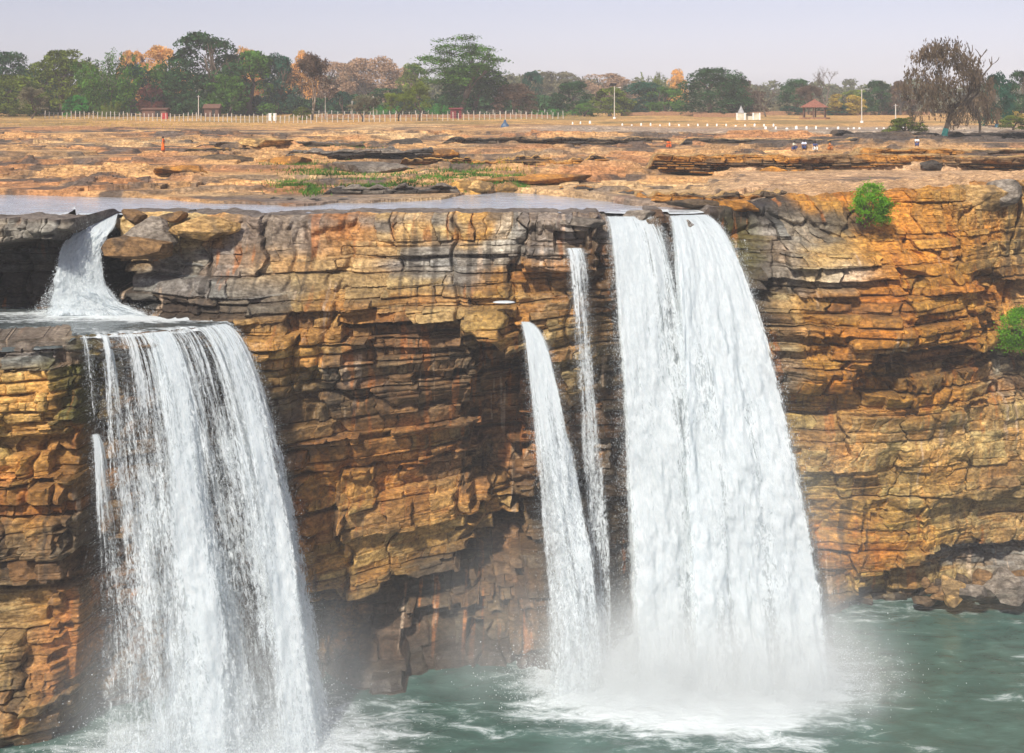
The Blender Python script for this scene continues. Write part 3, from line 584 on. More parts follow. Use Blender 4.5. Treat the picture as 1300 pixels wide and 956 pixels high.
    if splash:
        n = splash; u = rs.rand(n); P = pos(u, np.full(n, T)); r = rs.exponential(1, n)
        P = P + np.stack([rs.normal(0, 1.3, n) + rs.normal(0, .8, n) * r, -np.abs(rs.normal(0, 1.6, n)) + rs.normal(0, 1.0, n), rs.exponential(.75, n) * (1 + .6 * vn(u * uu_w * 1.2, 3, 4))], -1)
        V = P[:, None] + rs.normal(0, 0.028, (n, 3, 3)) - base
        o = npmesh('splash', V.reshape(-1, 3), np.arange(n * 3).reshape(n, 3), DROPS, root); o['kind'] = 'stuff'
    return root
LB = -30.2
# broad left fall off the ledge
waterfall('broad lacy waterfall pouring off the left ledge in streaks', (99, 292), (128, 424), -5.93, (74.6, 74.9, 75.2, 75.7, 76.5, 77.6, 78.9), LB, (71.5, 74.5),
  [(0, .02, .0), (.03, .62, .25), (.07, .08, .05), (.12, .12, .24), (.16, .52, .44), (.2, .26, .40), (.28, .38, .44), (.34, .36, .46), (.41, .48, .60), (.46, .75, .74), (.54, .85, .80), (.58, .5, .52), (.65, .38, .34), (.74, .38, .36), (.81, .48, .62), (.88, .58, .82), (.95, .62, .7), (1, .6, .5)], layers=3, ndrop=170000, splash=30000, spread=0.34, relief=0.3, drop_bias=1.0, dropsz=(0.015, 0.04))
# small jet on the dark wall under the left fall
waterfall('thin jet squirting from the dark wall left of the broad fall', (116, 124), (128, 172), -11.8, (74.2, 74.4), LB, (73.0, 73.3), [(0, .6, .1), (.5, .95, .33), (1, .5, .1)], layers=2, ndrop=16000, spread=0.5, relief=0.15, vz0=0.3, dropsz=(0.012, 0.03), edge=0.3)
# cascade between the boulders (slides over rock)
# slender falls in the middle
waterfall('narrow fanning waterfall below the small stone spout', (661, 671), (686, 768), -6.9, (84.6, 84.6), LB, (81, 82), [(0, .8, .1), (.15, .9, .36), (.4, .9, .55), (.65, .85, .55), (.85, .8, .42), (1, .8, .15)], layers=3, ndrop=60000, splash=14000, spread=0.4, relief=0.3, vz0=1.2, fan=0.18, wob=1.6, edge=0.14, dropsz=(0.015, 0.04))
waterfall('thread-thin waterfall between the spout fall and the main curtain', (716, 741), (738, 776), -2.2, (87.6, 87.6), LB, (84, 84.5), [(0, .4, .1), (.3, .55, .3), (.6, .6, .45), (.85, .35, .3), (1, .3, .05)], layers=2, ndrop=30000, spread=0.35, relief=0.2, vz0=0.5, edge=0.15, dropsz=(0.015, 0.035))
# main curtain, two leaps
waterfall('left half of the main white curtain, narrower and with thin gaps', (768, 830), (800, 915), -0.1, (88.9, 88.9), LB, (83.5, 83.5), [(0, .85, .72), (.1, .85, .85), (.3, .8, .9), (.45, .8, .82), (.62, .6, .62), (.8, .52, .56), (.92, .45, .65), (1, .4, .6)], layers=3, ndrop=190000, splash=80000, spread=0.6, relief=0.45, drop_bias=1.0, edge=0.09)
waterfall('thick right half of the main white curtain leaning to the right', (849, 897), (866, 1058), -0.05, (88.8, 90.0), LB, (82.5, 82.0), [(0, .8, .9), (.1, .85, .9), (.3, .8, .62), (.38, .85, .9), (.5, .9, .95), (.62, .85, .66), (.72, .88, .88), (.8, .88, .9), (.93, .8, .78), (1, .75, .5)], layers=4, ndrop=120000, splash=40000, spread=0.5, relief=0.55, drop_bias=1.0, edge=0.11)
waterfall('faint trickle down the mossy rock right of the main curtain', (940, 948), (944, 956), -2.1, (92.0, 92.0), -9.5, (90.3, 90.3), [(0, .35, .1), (.5, .5, .22), (1, .3, .1)], layers=1, ndrop=1500, spread=0.1, relief=0.05, vz0=1.5, edge=0.2)
# cascade on the left: water tumbling over a rock chute
def cascade():
    root = empty('waterfall', tuple(at(100, 400, 81.5)[:2]) + (-5.9,), 'short foaming cascade tumbling through a gap onto the left ledge', 'waterfall'); base = np.array(root.location)
    nu, nv = 150, 240
    for k in range(3):
        U, Vv = np.meshgrid(np.linspace(0, 1, nu), np.linspace(0, 1, nv), indexing='ij')
        z = -0.02 - 5.9 * Vv; Yc = 83.5 + 5.5 * np.exp(-Vv * 28) - 1.3 * Vv ** 0.7 + 0.9 * (Vv < 0.06) * (0.06 - Vv) / 0.06 - (k * 0.35) * Vv
        l = ip(z, [(-5.95, 42), (-5.4, 58), (-4, 66), (-2, 72), (-0.9, 82), (-0.02, 98)]); r = ip(z, [(-5.95, 200), (-5.3, 160), (-4, 136), (-2, 130), (-0.9, 138), (-0.02, 152)])
        px = l + (r - l) * U + 5 * (fbm(Vv * 6, U * 0, 2 + k, 3) - 0.5)
        X = (px - 650) / FPX * Yc; z = z + 0.06 * np.exp(-Vv * 28)
        rl = ss(0, .1, Vv) * (fbm(U * 6, Vv * 6, 3 + k, 5) - 0.5) * 1.1
        P = np.stack([X, Yc - rl, z + 0.25 * (fbm(U * 8, Vv * 10, 5, 3) - 0.5) * Vv], -1)
        D = (1.15 - 0.35 * (Vv < 0.12) * (0.12 - Vv) / 0.12) * ss(0, 0.14, U) * ss(0, 0.14, 1 - U) * (1 - .45 * ss(.9, 1, Vv)) * (0.75 + 0.6 * fbm(U * 5, Vv * 4, 9, 4)) + 0.05
        npmesh('water_sheet', (P - base).reshape(-1, 3), gridF(nu, nv), FALL, root, uv=np.stack([U * 4 + 9 * k, Vv * 6], -1).reshape(-1, 2), smooth=True, extra={'dens': np.clip(D, 0, 1).ravel(), 'age': (0.3 + 0.5 * Vv).ravel()})
    rs = np.random.RandomState(4); n = 15000; z = -6.0 * rs.rand(n) ** 0.5; u = rs.rand(n) * 1.0
    l = ip(z, [(-5.95, 36), (-5.4, 50), (-4, 66), (-2, 76), (0, 100)]); r = ip(z, [(-5.95, 200), (-5.3, 155), (-4, 131), (-2, 128), (0, 150)])
    Yc = 83.3 - 1.4 * (-z / 6) ** 0.7 - rs.rand(n) * 0.9; P = np.stack([((l + (r - l) * u) - 650) / FPX * Yc, Yc, z + rs.rand(n) * 0.35], -1) + rs.normal(0, 0.12, (n, 3))
    d = rs.normal(0, 0.024, (n, 3, 3)); Vx = P[:, None] + d - base
    o = npmesh('spray', Vx.reshape(-1, 3), np.arange(n * 3).reshape(n, 3), DROPS, root); o['kind'] = 'stuff'
cascade()
# little spring on the spout block
mb = MB(); mb.lathe([(0.05, 0), (.8, 0.0), (.65, 0.05), (0.2, 0.09)], k=24, sq=0.6)
o = mb.build('spring', DROPS, None, True); o.location = (*at(640, 385, 84.9)[:2], -5.6); tag(o, 'small white puddle feeding the stone spout', 'water puddle')

# mist where the falls land
def mist(name, loc, size, dens, label, noise=True):
    mb = MB(); mb.lathe([(1.0, 0.0), (1.0, 0.5), (1.0, 1.0)], k=24)
    t = NT(name)
    tc = t.n('ShaderNodeTexCoord'); g = t.n('ShaderNodeNewGeometry').outputs['Position']
    s = t.n('ShaderNodeSeparateXYZ'); t.l(tc.outputs['Object'], s.inputs[0])
    r2 = t.math('ADD', t.math('MULTIPLY', s.outputs[0], s.outputs[0]), t.math('MULTIPLY', s.outputs[1], s.outputs[1]))
    fall = t.math('MULTIPLY', t.math('POWER', t.rng(r2, 0.0, 0.8, 1, 0), 1.6), t.rng(s.outputs[2], 0.0, 0.95, 1, 0))
    n = t.rng(t.noise(t.mapv(g, (0.38, 0.38, 0.2)), 1.0, 5, 0.65, 0.8), 0.3, 0.75, 0.3, 1)
    d = t.math('MULTIPLY', t.math('MULTIPLY', fall, n), dens)
    v = t.n('ShaderNodeVolumePrincipled'); v.inputs['Color'].default_value = (0.93, 0.985, 1, 1); v.inputs['Anisotropy'].default_value = -0.2
    t.l(d, v.inputs['Density']); t.l(v.outputs[0], t.out.inputs['Volume'])
    o = mb.build('mist', t.m); o.location = loc; o.scale = size; tag(o, label, 'mist', kind='stuff'); return o
mist('mist', (*at(915, 0, 79.5)[:2], -30.05), (16, 8.0, 8.0), 0.5, 'white mist boiling at the foot of the main curtain')
mist('mist', (*at(965, 0, 81.5)[:2], -30.0), (10, 5.0, 22), 0.10, 'fine spray drifting beside the right edge of the main curtain')
mist('mist', (*at(290, 0, 71.5)[:2], -30.05), (15, 6.5, 13), 0.11, 'thin mist at the foot of the broad left fall')
mist('mist', (*at(690, 0, 80)[:2], -30.05), (12, 6.0, 13), 0.065, 'faint mist drifting in front of the dark hollow')
# ------------------------------------------------------------------ plants
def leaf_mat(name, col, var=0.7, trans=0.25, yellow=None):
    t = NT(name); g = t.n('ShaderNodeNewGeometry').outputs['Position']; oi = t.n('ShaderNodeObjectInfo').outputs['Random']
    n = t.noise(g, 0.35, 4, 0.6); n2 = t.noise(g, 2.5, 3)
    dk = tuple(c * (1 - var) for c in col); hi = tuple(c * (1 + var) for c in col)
    c = t.mix(t.rng(n, 0.32, 0.68), dk, hi)  # light and dark clumps put crown shading into the leaf colour
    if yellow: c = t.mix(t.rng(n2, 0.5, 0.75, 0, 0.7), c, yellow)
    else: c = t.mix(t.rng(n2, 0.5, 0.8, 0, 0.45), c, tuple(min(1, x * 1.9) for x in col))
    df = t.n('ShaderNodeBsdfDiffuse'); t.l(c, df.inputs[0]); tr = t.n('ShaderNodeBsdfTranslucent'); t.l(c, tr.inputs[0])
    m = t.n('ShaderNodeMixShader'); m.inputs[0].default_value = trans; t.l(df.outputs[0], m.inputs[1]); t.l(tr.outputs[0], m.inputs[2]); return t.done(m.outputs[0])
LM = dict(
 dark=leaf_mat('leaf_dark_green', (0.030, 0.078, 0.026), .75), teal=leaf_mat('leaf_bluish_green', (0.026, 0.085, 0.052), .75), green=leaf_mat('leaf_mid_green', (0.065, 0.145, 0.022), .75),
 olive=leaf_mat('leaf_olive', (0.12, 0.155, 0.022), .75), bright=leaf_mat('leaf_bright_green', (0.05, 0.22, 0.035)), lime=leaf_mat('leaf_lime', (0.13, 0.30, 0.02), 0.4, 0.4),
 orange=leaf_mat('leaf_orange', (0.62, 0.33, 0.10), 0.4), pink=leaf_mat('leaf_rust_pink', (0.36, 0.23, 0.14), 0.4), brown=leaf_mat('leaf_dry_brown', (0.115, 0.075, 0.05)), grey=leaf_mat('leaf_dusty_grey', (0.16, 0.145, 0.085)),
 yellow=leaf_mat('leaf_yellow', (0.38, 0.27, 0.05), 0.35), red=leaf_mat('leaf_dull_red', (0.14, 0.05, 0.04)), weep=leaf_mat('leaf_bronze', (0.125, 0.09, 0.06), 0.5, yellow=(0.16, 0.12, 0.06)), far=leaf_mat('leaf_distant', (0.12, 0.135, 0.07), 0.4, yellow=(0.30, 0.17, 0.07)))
BARK = plain('bark', (0.10, 0.075, 0.055), 0.9); PALEB = plain('bark_pale', (0.33, 0.27, 0.21), 0.9); DARKB = plain('bark_dark', (0.045, 0.035, 0.03), 0.9)
TEALP = plain('teal_paint', (0.03, 0.22, 0.19), 0.7); BLUEP = plain('pale_blue_paint', (0.12, 0.30, 0.42), 0.7)

def leaves_mesh(P, size, rs, flat=0.0, long=1.0, droop=False):
    n = len(P); d1 = rs.normal(0, 1, (n, 3)); d2 = rs.normal(0, 1, (n, 3))
    if flat: d1[:, 2] *= 1 - flat; d2[:, 2] *= 1 - flat
    d1 /= np.linalg.norm(d1, axis=1)[:, None]; d2 /= np.linalg.norm(d2, axis=1)[:, None]
    if droop: d1 = d1 * 0.35 + np.array((0, 0, -1))
    s = size * rs.uniform(0.6, 1.3, n)[:, None]
    a_ = d1 * s * long; b_ = d2 * s * 0.55
    V = np.stack([P - a_, P + b_, P + a_, P - b_], 1).reshape(-1, 3)
    return V, np.arange(n * 4).reshape(n, 4)
def limbs(mb, p, d, L, r, depth, rs, up=0.2, ends=None, kink=0.25, k=6, split=2.4):
    pts = [p]; q = Vector(p); dd = Vector(d).normalized(); nseg = 3
    for i in range(nseg):
        dd = (dd + Vector(rs.normal(0, kink, 3)) + Vector((0, 0, up * 0.3))).normalized(); q = q + dd * L / nseg; pts.append(tuple(q))
    mb.tube(pts, [r, r * 0.88, r * 0.75, r * 0.6], k)
    if ends is not None: ends.append((np.array(pts[-1]), depth))
    if depth > 0:
        m = int(split + rs.rand())
        for j in range(m):
            a_ = rs.rand() * 6.28; nd = (dd + Vector((math.cos(a_), math.sin(a_), up * rs.rand())) * rs.uniform(0.5, 0.95)).normalized()
            limbs(mb, pts[-1] if j else pts[-2] if rs.rand() < .3 else pts[-1], nd, L * rs.uniform(0.6, 0.82), r * 0.6, depth - 1, rs, up, ends, kink, max(4, k - 1), split)
def crown_pts(kind, rs, n):
    """unit crown: width 1 (x,y in -0.5..0.5), height 0..1"""
    P = []
    if kind in ('round', 'dense', 'tall'):
        nl = {'round': 40, 'dense': 64, 'tall': 50}[kind]
        th = rs.rand(nl) * 6.28; zz = rs.uniform(0.05, 0.96, nl); prof = np.interp(zz, [0, .12, .4, .65, .85, 1], [.44, .46, .46, .42, .28, .06] if kind != 'tall' else [.42, .44, .42, .36, .24, .05])
        rr = prof * rs.uniform(0.55, 1.0, nl); cs = np.stack([rr * np.cos(th), rr * np.sin(th), zz * 0.92], -1); rad = rs.uniform(0.09, 0.17, nl)
        per = n // nl
        for c, r in zip(cs, rad):
            q = rs.normal(0, 1, (per, 3)); q /= np.linalg.norm(q, axis=1)[:, None]; q *= (r * rs.uniform(0.5, 1.08, per) ** 0.6)[:, None]; q[:, 2] *= 0.75; q[:, 2] = np.abs(q[:, 2]) * np.where(rs.rand(per) < .78, 1, -1)
            P.append(c + q)
    elif kind == 'umbrella':
        for L, (z, w_, m) in enumerate([(0.98, .20, 8), (0.93, .34, 16), (0.86, .43, 22), (0.76, .50, 28), (0.66, .50, 26), (0.54, .44, 18)]):
            for j in range(m):
                t = rs.rand() * 6.28; r = w_ * rs.uniform(0.3, 1.0); c = np.array((r * math.cos(t), r * math.sin(t), z + rs.normal(0, .035) - 0.16 * (r / .5) ** 2)); per = n // 118
                q = rs.normal(0, 1, (per, 3)) * np.array((0.05, 0.05, 0.016)); P.append(c + q)
    elif kind == 'plume':
        for j in range(34):
            t = rs.rand() * 6.28; r = rs.rand() ** .5 * 0.45; h = rs.uniform(0.55, 1.0) * (1 - 0.5 * r); per = n // 34; f = rs.rand(per) ** 0.7
            bx = r * math.cos(t) * (0.5 + 0.8 * f); by = r * math.sin(t) * (0.5 + 0.8 * f); q = np.stack([bx, by, f * h], -1) + rs.normal(0, 1, (per, 3)) * np.array((0.06, 0.06, 0.02)) * (1.3 - f)[:, None]; P.append(q)
    return np.concatenate(P) if P else np.zeros((0, 3))
PROT = {}
def proto(kind, seed, n, lsz, flat=0.0):
    key = (kind, seed)
    if key in PROT: return PROT[key]
    rs = np.random.RandomState(seed); mt = MB(); ends = []
    if kind in ('bare', 'weep', 'sparse'):
        limbs(mt, (0, 0, -0.06), (rs.normal(0, .05), 0, 1), 0.30, 0.026, 5 if kind != 'weep' else 4, rs, 0.45 if kind != 'weep' else 0.5, ends, 0.16, 6, 2.3)
        E = np.array([e[0] for e in ends if e[1] <= 2]); mx = np.percentile(np.abs(E[:, :2]), 97); sx = 0.46 / mx; sz = 0.95 / E[:, 2].max()
        mt.v = [(x * (sx if z > .25 else 1 + (sx - 1) * max(0, z) / .25), y * (sx if z > .25 else 1 + (sx - 1) * max(0, z) / .25), z * sz) for x, y, z in mt.v]
        E = E * np.array((sx, sx, sz)); per = max(1, n // len(E))
        if kind == 'weep':
            P = []; nl = 95; zz = rs.uniform(0.22, 0.98, nl); th = rs.rand(nl) * 6.28
            prof = np.interp(zz, [.2, .35, .6, .8, .9, 1], [.40, .46, .43, .30, .22, .06]) * (rs.rand(nl) ** .45)
            for c in np.stack([prof * np.cos(th), prof * np.sin(th), zz], -1):
                for _ in range(14):
                    b = c + rs.normal(0, .035, 3) * np.array((1, 1, .7)); m = n // (nl * 14); f = rs.rand(m); Ld = rs.uniform(0.04, 0.15)
                    P.append(b + np.stack([f * rs.normal(0, .02), f * rs.normal(0, .02), -f * Ld], -1) + rs.normal(0, .006, (m, 3)))
            P = np.concatenate(P)
        else:
            P = np.repeat(E, per, 0) + rs.normal(0, .03 if kind == 'sparse' else .018, (len(E) * per, 3))
            if kind == 'sparse': q = crown_pts('round', rs, n // 2); q[:, 2] = q[:, 2] * .72 + .28; P = np.concatenate([P, q])
    else:
        limbs(mt, (0, 0, -0.06), (rs.normal(0, .05), 0, 1), 0.34 if kind != 'umbrella' else 0.42, 0.035 if kind != 'plume' else 0.012, 3, rs, 0.35, ends, 0.12, 7, 2.6)
        E = np.array([e[0] for e in ends]); mx = np.percentile(np.abs(E[:, :2]), 98); s_ = min(1.6, 0.4 / mx); mt.v = [(x * s_, y * s_, z * 0.86 / E[:, 2].max()) for x, y, z in mt.v]
        P = crown_pts(kind, rs, n)
    V, F = leaves_mesh(P, lsz, rs, flat, 1.0 if kind != 'weep' else 1.3, kind == 'weep')
    PROT[key] = (mt, V, F); return PROT[key]
MESHC = {}
SPEC = dict(round=(7000, .026, 0), dense=(13000, .019, 0), tall=(9000, .023, 0), umbrella=(14000, .014, .5), plume=(7000, .018, 0), bare=(700, .010, 0), sparse=(7000, .016, 0), weep=(12500, .011, 0))
def tree(kind, seed, px, base, top, wpx, Y, leaf, label, cat='tree', bark=BARK, group=None, name=None, paint=None, cz=None):
    n, lsz, flat = SPEC[kind]
    x = (px - 650) / FPX * Y; z = ground_z(x, Y) - 0.1
    H = CH - (top - HY) / FPX * Y - z; W = wpx / FPX * Y * (1.15 if kind in ('dense', 'tall', 'round', 'umbrella') else 1.0)
    names = dict(umbrella='spreading_tree', plume='bamboo_clump', bare='bare_tree', weep='weeping_tree', dense='broad_tree', round='leafy_tree', tall='leafy_tree', sparse='thin_tree')
    root = empty(name or names[kind], (x, Y, z), label, cat, group, rz=0); rs = np.random.RandomState(seed * 7 + int(px))
    key = (kind, seed, leaf, bark.name)
    if key not in MESHC:
        mt, V, F = proto(kind, seed, n, lsz, flat)
        t = mt.build('trunk', bark, root); c = npmesh('crown', V, F, LM[leaf], root); MESHC[key] = (t.data, c.data)
    else:
        t = bpy.data.objects.new('trunk', MESHC[key][0]); c = bpy.data.objects.new('crown', MESHC[key][1])
        for o in (t, c): C.objects.link(o); o.parent = root
    rz = rs.rand() * 6.28
    z0 = dict(round=.04, dense=.02, tall=.03, umbrella=.0, plume=.0).get(kind, 0)
    for o in (t, c):
        o.rotation_euler = (0, 0, rz); o.scale = (W, W, H)
    if z0: c.location.z = z0 * H; c.scale.z = H * (1 - z0)
    if paint:
        mt = proto(kind, seed, n, lsz, flat)[0]; rg = np.array(mt.v[:24]).reshape(4, -1, 3); cc = rg.mean(1); rr = np.linalg.norm(rg - cc[:, None], axis=2).mean(1) * 1.12
        pt = [cc[0] * .6 + cc[1] * .4, cc[1], cc[1] * .6 + cc[2] * .4]; mb = MB(); mb.tube([tuple(q) for q in pt], [rr[0], rr[1], rr[1] * .95], 10); p = mb.build('painted_band', paint, root); p.rotation_euler = (0, 0, rz); p.scale = (W, W, H); p['label'] = 'painted lower trunk'
    return root
TREES = [
 # kind seed px base top w Y leaf label
 ('dense',1,14,148,92,78,292,'olive','olive green rounded tree at the far left edge of the view'),
 ('dense',2,10,146,64,70,330,'dark','tall dark tree rising behind the rounded tree at the far left edge'),
 ('dense',3,82,148,60,84,300,'olive','broad olive topped tree, first tall crown left of the bamboo'),
 ('sparse',4,40,152,110,42,262,'grey','small dusty tree with a thin pale stem before the left wood'),
 ('tall',5,58,147,86,60,310,'dark','dark tree squeezed behind the small dusty pale-stemmed tree'),
 ('plume',6,140,149,50,84,288,'green','feathery bamboo clump standing above the left wood'),
 ('tall',7,168,148,80,52,296,'teal','blue green tree beside the bamboo clump'),
 ('round',8,97,150,120,32,285,'bright','small bright green bush before the dark left trees'),
 ('plume',9,140,151,125,34,284,'olive','low pale yucca-like shrub in front of the bamboo'),
 ('round',10,190,149,104,34,290,'red','dull red leaved shrub between green trees'),
 ('tall',1,207,148,76,48,300,'green','pale leafy tree left of the biggest dark tree'),
 ('dense',2,258,149,39,104,297,'dark','biggest dark domed tree of the left wood'),
 ('tall',3,316,149,62,74,300,'green','light green leafy tree right of the biggest dark dome'),
 ('round',5,290,150,92,50,288,'green','low light green tree at the foot of the dark dome'),
 ('tall',6,352,149,66,56,305,'teal','bluish tree behind the bare brown tree'),
 ('round',3,172,146,55,40,370,'orange','orange crown seen above the bamboo'),
 ('dense',7,207,146,54,60,372,'orange','wide orange crown left of the biggest dark dome'),
 ('round',5,308,146,56,44,372,'orange','small orange crown right of the biggest dark dome'),
 ('round',8,384,146,62,36,372,'orange','orange crown peeking over the bare brown tree'),
 ('sparse',2,395,157,68,66,252,'brown','brown nearly bare tree with a leaning pale trunk inside the fence'),
 ('round',11,383,156,135,24,250,'olive','low olive bush around the foot of the pale leaning trunk'),
 ('dense',6,470,146,68,84,400,'pink','rust pink domed tree in the gap of the wood'),
 ('dense',7,425,146,76,66,410,'pink','paler pink tree left of the rust pink dome'),
 ('round',12,512,146,84,50,400,'pink','small pink tree right of the rust pink dome'),
 ('round',4,437,149,115,34,300,'teal','small blue green tree beside the pale lamp pole'),
 ('sparse',12,460,160,120,38,242,'grey','small forked tree with a stout dark trunk, left of its twin'),
 ('round',3,492,149,108,52,310,'dark','dark low tree behind the banana plants'),
 ('plume',10,488,151,129,40,288,'bright','bright green banana clump by the fence'),
 ('sparse',13,506,160,118,36,244,'olive','small forked tree with a leaning dark trunk, right of its twin'),
 ('sparse',9,532,160,104,40,246,'olive','slender tree standing before the spreading tree'),
 ('round',1,526,147,77,38,360,'olive','grey green tree left of the spreading crown'),
 ('umbrella',1,585,151,51,104,286,'green','tall flat layered spreading tree, highest in the middle'),
 ('dense',4,600,151,78,84,292,'dark','dense dark crown tucked under the spreading tree'),
 ('plume',11,558,151,130,34,280,'bright','bright banana clump below the spreading tree'),
 ('tall',4,652,150,104,56,288,'brown','brownish olive tree right of the spreading tree'),
 ('round',6,676,147,87,30,350,'teal','small clear blue green tree above the brownish tree'),
 ('dense',5,708,146,88,70,420,'grey','hazy grey tree left of the solar lamp'),
 ('dense',8,768,146,90,72,430,'pink','hazy pinkish tree behind the solar lamp'),
 ('round',7,728,149,102,54,300,'dark','dark round tree left of the solar lamp'),
 ('round',9,775,150,108,50,292,'olive','orange tinted olive tree right behind the solar lamp'),
 ('plume',12,705,151,136,56,284,'bright','low strip of bright green shrubs under the dark round tree'),
 ('round',13,742,151,130,24,286,'green','small green bush just left of the solar lamp'),
 ('plume',4,828,147,82,38,350,'olive','olive bamboo plume left of the orange crown'),
 ('tall',2,860,147,86,30,352,'orange','orange crown beside the olive bamboo'),
 ('dense',9,815,149,102,66,316,'teal','blue green rounded tree below the olive bamboo'),
 ('round',10,846,149,108,44,308,'green','fresh green tree against the big round tree'),
 ('dense',10,905,151,84,86,290,'dark','big dark round tree behind the ruined walls'),
 ('round',14,942,149,100,52,305,'brown','brownish dark tree right of the big round tree'),
 ('bare',15,972,151,104,50,282,'brown','bare forked tree standing behind the white shrine'),
 ('tall',8,1012,148,98,44,320,'dark','dark grey green tree left of the leafless tall tree'),
 ('sparse',16,1026,150,108,44,300,'brown','purplish brown twiggy tree above the pavilion'),
 ('bare',17,1043,147,82,48,330,'brown','leafless branching tree standing highest above the pavilion'),
 ('round',15,1074,149,116,42,300,'yellow','yellow and orange leaved tree right of the pavilion'),
 ('round',2,1088,149,112,44,330,'olive','yellow green tree behind the pale street lamp'),
 ('tall',9,1114,150,100,40,300,'dark','dark forked tree right of the pale street lamp'),
 ('tall',10,1143,150,102,36,298,'brown','brown dark forked tree left of the weeping tree'),
 ('round',16,1062,150,132,40,300,'teal','low blue green shrub behind the pavilion'),
 ('round',17,1005,150,134,30,302,'teal','low blue green shrub left of the pavilion'),
 ('weep',1,1198,188,49,134,160,'weep','largest weeping bronze tree with a teal painted trunk'),
 ('weep',2,1243,176,86,60,180,'weep','smaller weeping brown tree leaning against the largest one'),
 ('round',8,1150,176,148,46,172,'olive','low olive shrub at the left foot of the weeping tree'),
 ('tall',6,1266,168,90,40,205,'teal','dark blue green tree with pale blue trunk near the right edge'),
 ('tall',2,1294,160,88,44,240,'dark','hazy dark tree at the right edge of the view'),
 ('round',12,1286,178,146,30,192,'olive','small yellow green bush below the tree at the right edge'),
 ('sparse',14,1284,164,140,36,215,'yellow','small dry yellow tree near the right edge'),
]
for t_ in TREES:
    kind, seed, px, base, top, wpx, Y, leaf, label = t_
    kw = {}
    if 'pale trunk' in label: kw['bark'] = PALEB
    if 'dark trunk' in label: kw['bark'] = DARKB
    if 'teal painted' in label: kw['paint'] = TEALP
    if 'pale blue trunk' in label: kw['paint'] = BLUEP
    nm = None; cat = 'tree'
    if 'banana' in label: nm = 'banana_clump'; cat = 'banana plants'
    elif 'bamboo' in label and kind == 'plume' and 'above' not in label.split('bamboo')[0]: nm = None
    elif 'shrub' in label or 'bush' in label: nm = 'shrub'; cat = 'shrub'
    if kind == 'plume' and 'bamboo' not in label and nm is None: nm = 'plume_tree'
    if nm is None and kind == 'plume': cat = 'bamboo'
    tree(kind, seed, px, base, top, wpx, Y, leaf, label, cat, name=nm, **kw)
# far-off wood: reads as one mass behind the single trees
def forest(label, pxs, Y0, Y1, top, jit, leaf, n, seed):
    rs = np.random.RandomState(seed); P = []; m = n
    for i in range(m):
        px = rs.uniform(*pxs); Y = rs.uniform(Y0, Y1); x = (px - 650) / FPX * Y; tp = top(px) + rs.normal(0, jit); zt = CH - (tp - HY) / FPX * Y; z0 = ground_z(x, Y)
        W = rs.uniform(8, 14); k = 520; c = crown_pts('round', rs, k) * np.array((W, W, max(3, zt - z0))) + np.array((x, Y, z0)); P.append(c)
    P = np.concatenate(P); V, F = leaves_mesh(P, 0.75, rs); o = npmesh('forest', V, F, LM[leaf]); tag(o, label, 'wood', kind='stuff')
forest('hazy mixed wood closing the view behind the single trees', (-60, 1360), 440, 520, lambda p: ip(p, [(0, 98), (200, 92), (420, 96), (640, 100), (800, 104), (1000, 108), (1300, 106)]), 5, 'far', 240, 3)
forest('dark undergrowth under the trees along the far fence', (-60, 700), 315, 345, lambda p: 126 + 0 * p, 4, 'dark', 90, 5)
forest('low hazy scrub behind the meadow on the right', (700, 1360), 340, 380, lambda p: 130 + 0 * p, 4, 'grey', 80, 6)

def bush(px, py, Y, w_, h_, leaf, label, seed, n=6500, lsz=0.07):
    x, _, z = at(px, py, Y); root = empty('shrub', (x, Y, z), label, 'shrub'); rs = np.random.RandomState(seed); mt = MB(); P = []
    for j in range(26):
        t = rs.rand() * 6.28; sp = rs.rand() ** .6; tip = np.array((math.cos(t) * sp * w_ / 2, -0.3 - abs(math.sin(t)) * sp * w_ / 2, h_ * (1.0 - 0.45 * sp ** 2) * rs.uniform(0.55, 1.0)))
        mid = tip * np.array((.45, .45, .5)); mt.tube([(0, 0.3, 0), tuple(mid), tuple(tip)], [0.035, 0.025, 0.01], 5)
        pass
    P = crown_pts('dense', rs, n) * np.array((w_ * 1.1, w_ * .8, h_ * 1.05)) + np.array((0, -.25 * w_, 0)) + rs.normal(0, .09, (1, 3)); P = P[:6200]; P = np.concatenate([P, P[::3] + rs.normal(0, .2, P[::3].shape)])
    mt.build('stems', BARK, root); V, F = leaves_mesh(P, lsz, rs, 0, 1.3); npmesh('foliage', V, F, LM[leaf], root); return root
bush(1101, 284, 92.6, 2.7, 3.0, 'lime', 'bright green bush growing from the lip of the orange cliff', 5)
bush(1290, 442, 93.5, 3.4, 3.2, 'lime', 'green bush rooted in the recess at the right edge', 6)
def tufts(name, label, spots, leaf, n, seed, hh=0.35, cat='grass'):
    rs = np.random.RandomState(seed); V = []
    for (px, py, rx, ry) in spots:
        pp = px + rs.normal(0, rx / 2, n); qq = py + rs.normal(0, ry / 2, n); YY = np.full(n, 130.0)
        for _k in range(8): YY = (CH - terr((pp - 650) / FPX * YY, YY)[0]) * FPX / np.maximum(12, qq - HY) * 0.5 + YY * 0.5
        XX = (pp - 650) / FPX * YY; ZZ = terr(XX, YY)[0]
        for x, Yg, z in zip(XX, YY, ZZ):
            a_ = rs.rand() * 6.28; d = np.array((math.cos(a_), math.sin(a_), 0)) * 0.05; h = hh * rs.uniform(.5, 1.2); ln = rs.normal(0, .12, 2)
            V += [np.array((x, Yg, z - .03)) - d, np.array((x, Yg, z - .03)) + d, np.array((x + ln[0], Yg + ln[1], z + h))]
    o = npmesh(name, np.array(V), np.arange(len(V)).reshape(-1, 3), LM[leaf]); tag(o, label, cat, kind='stuff')
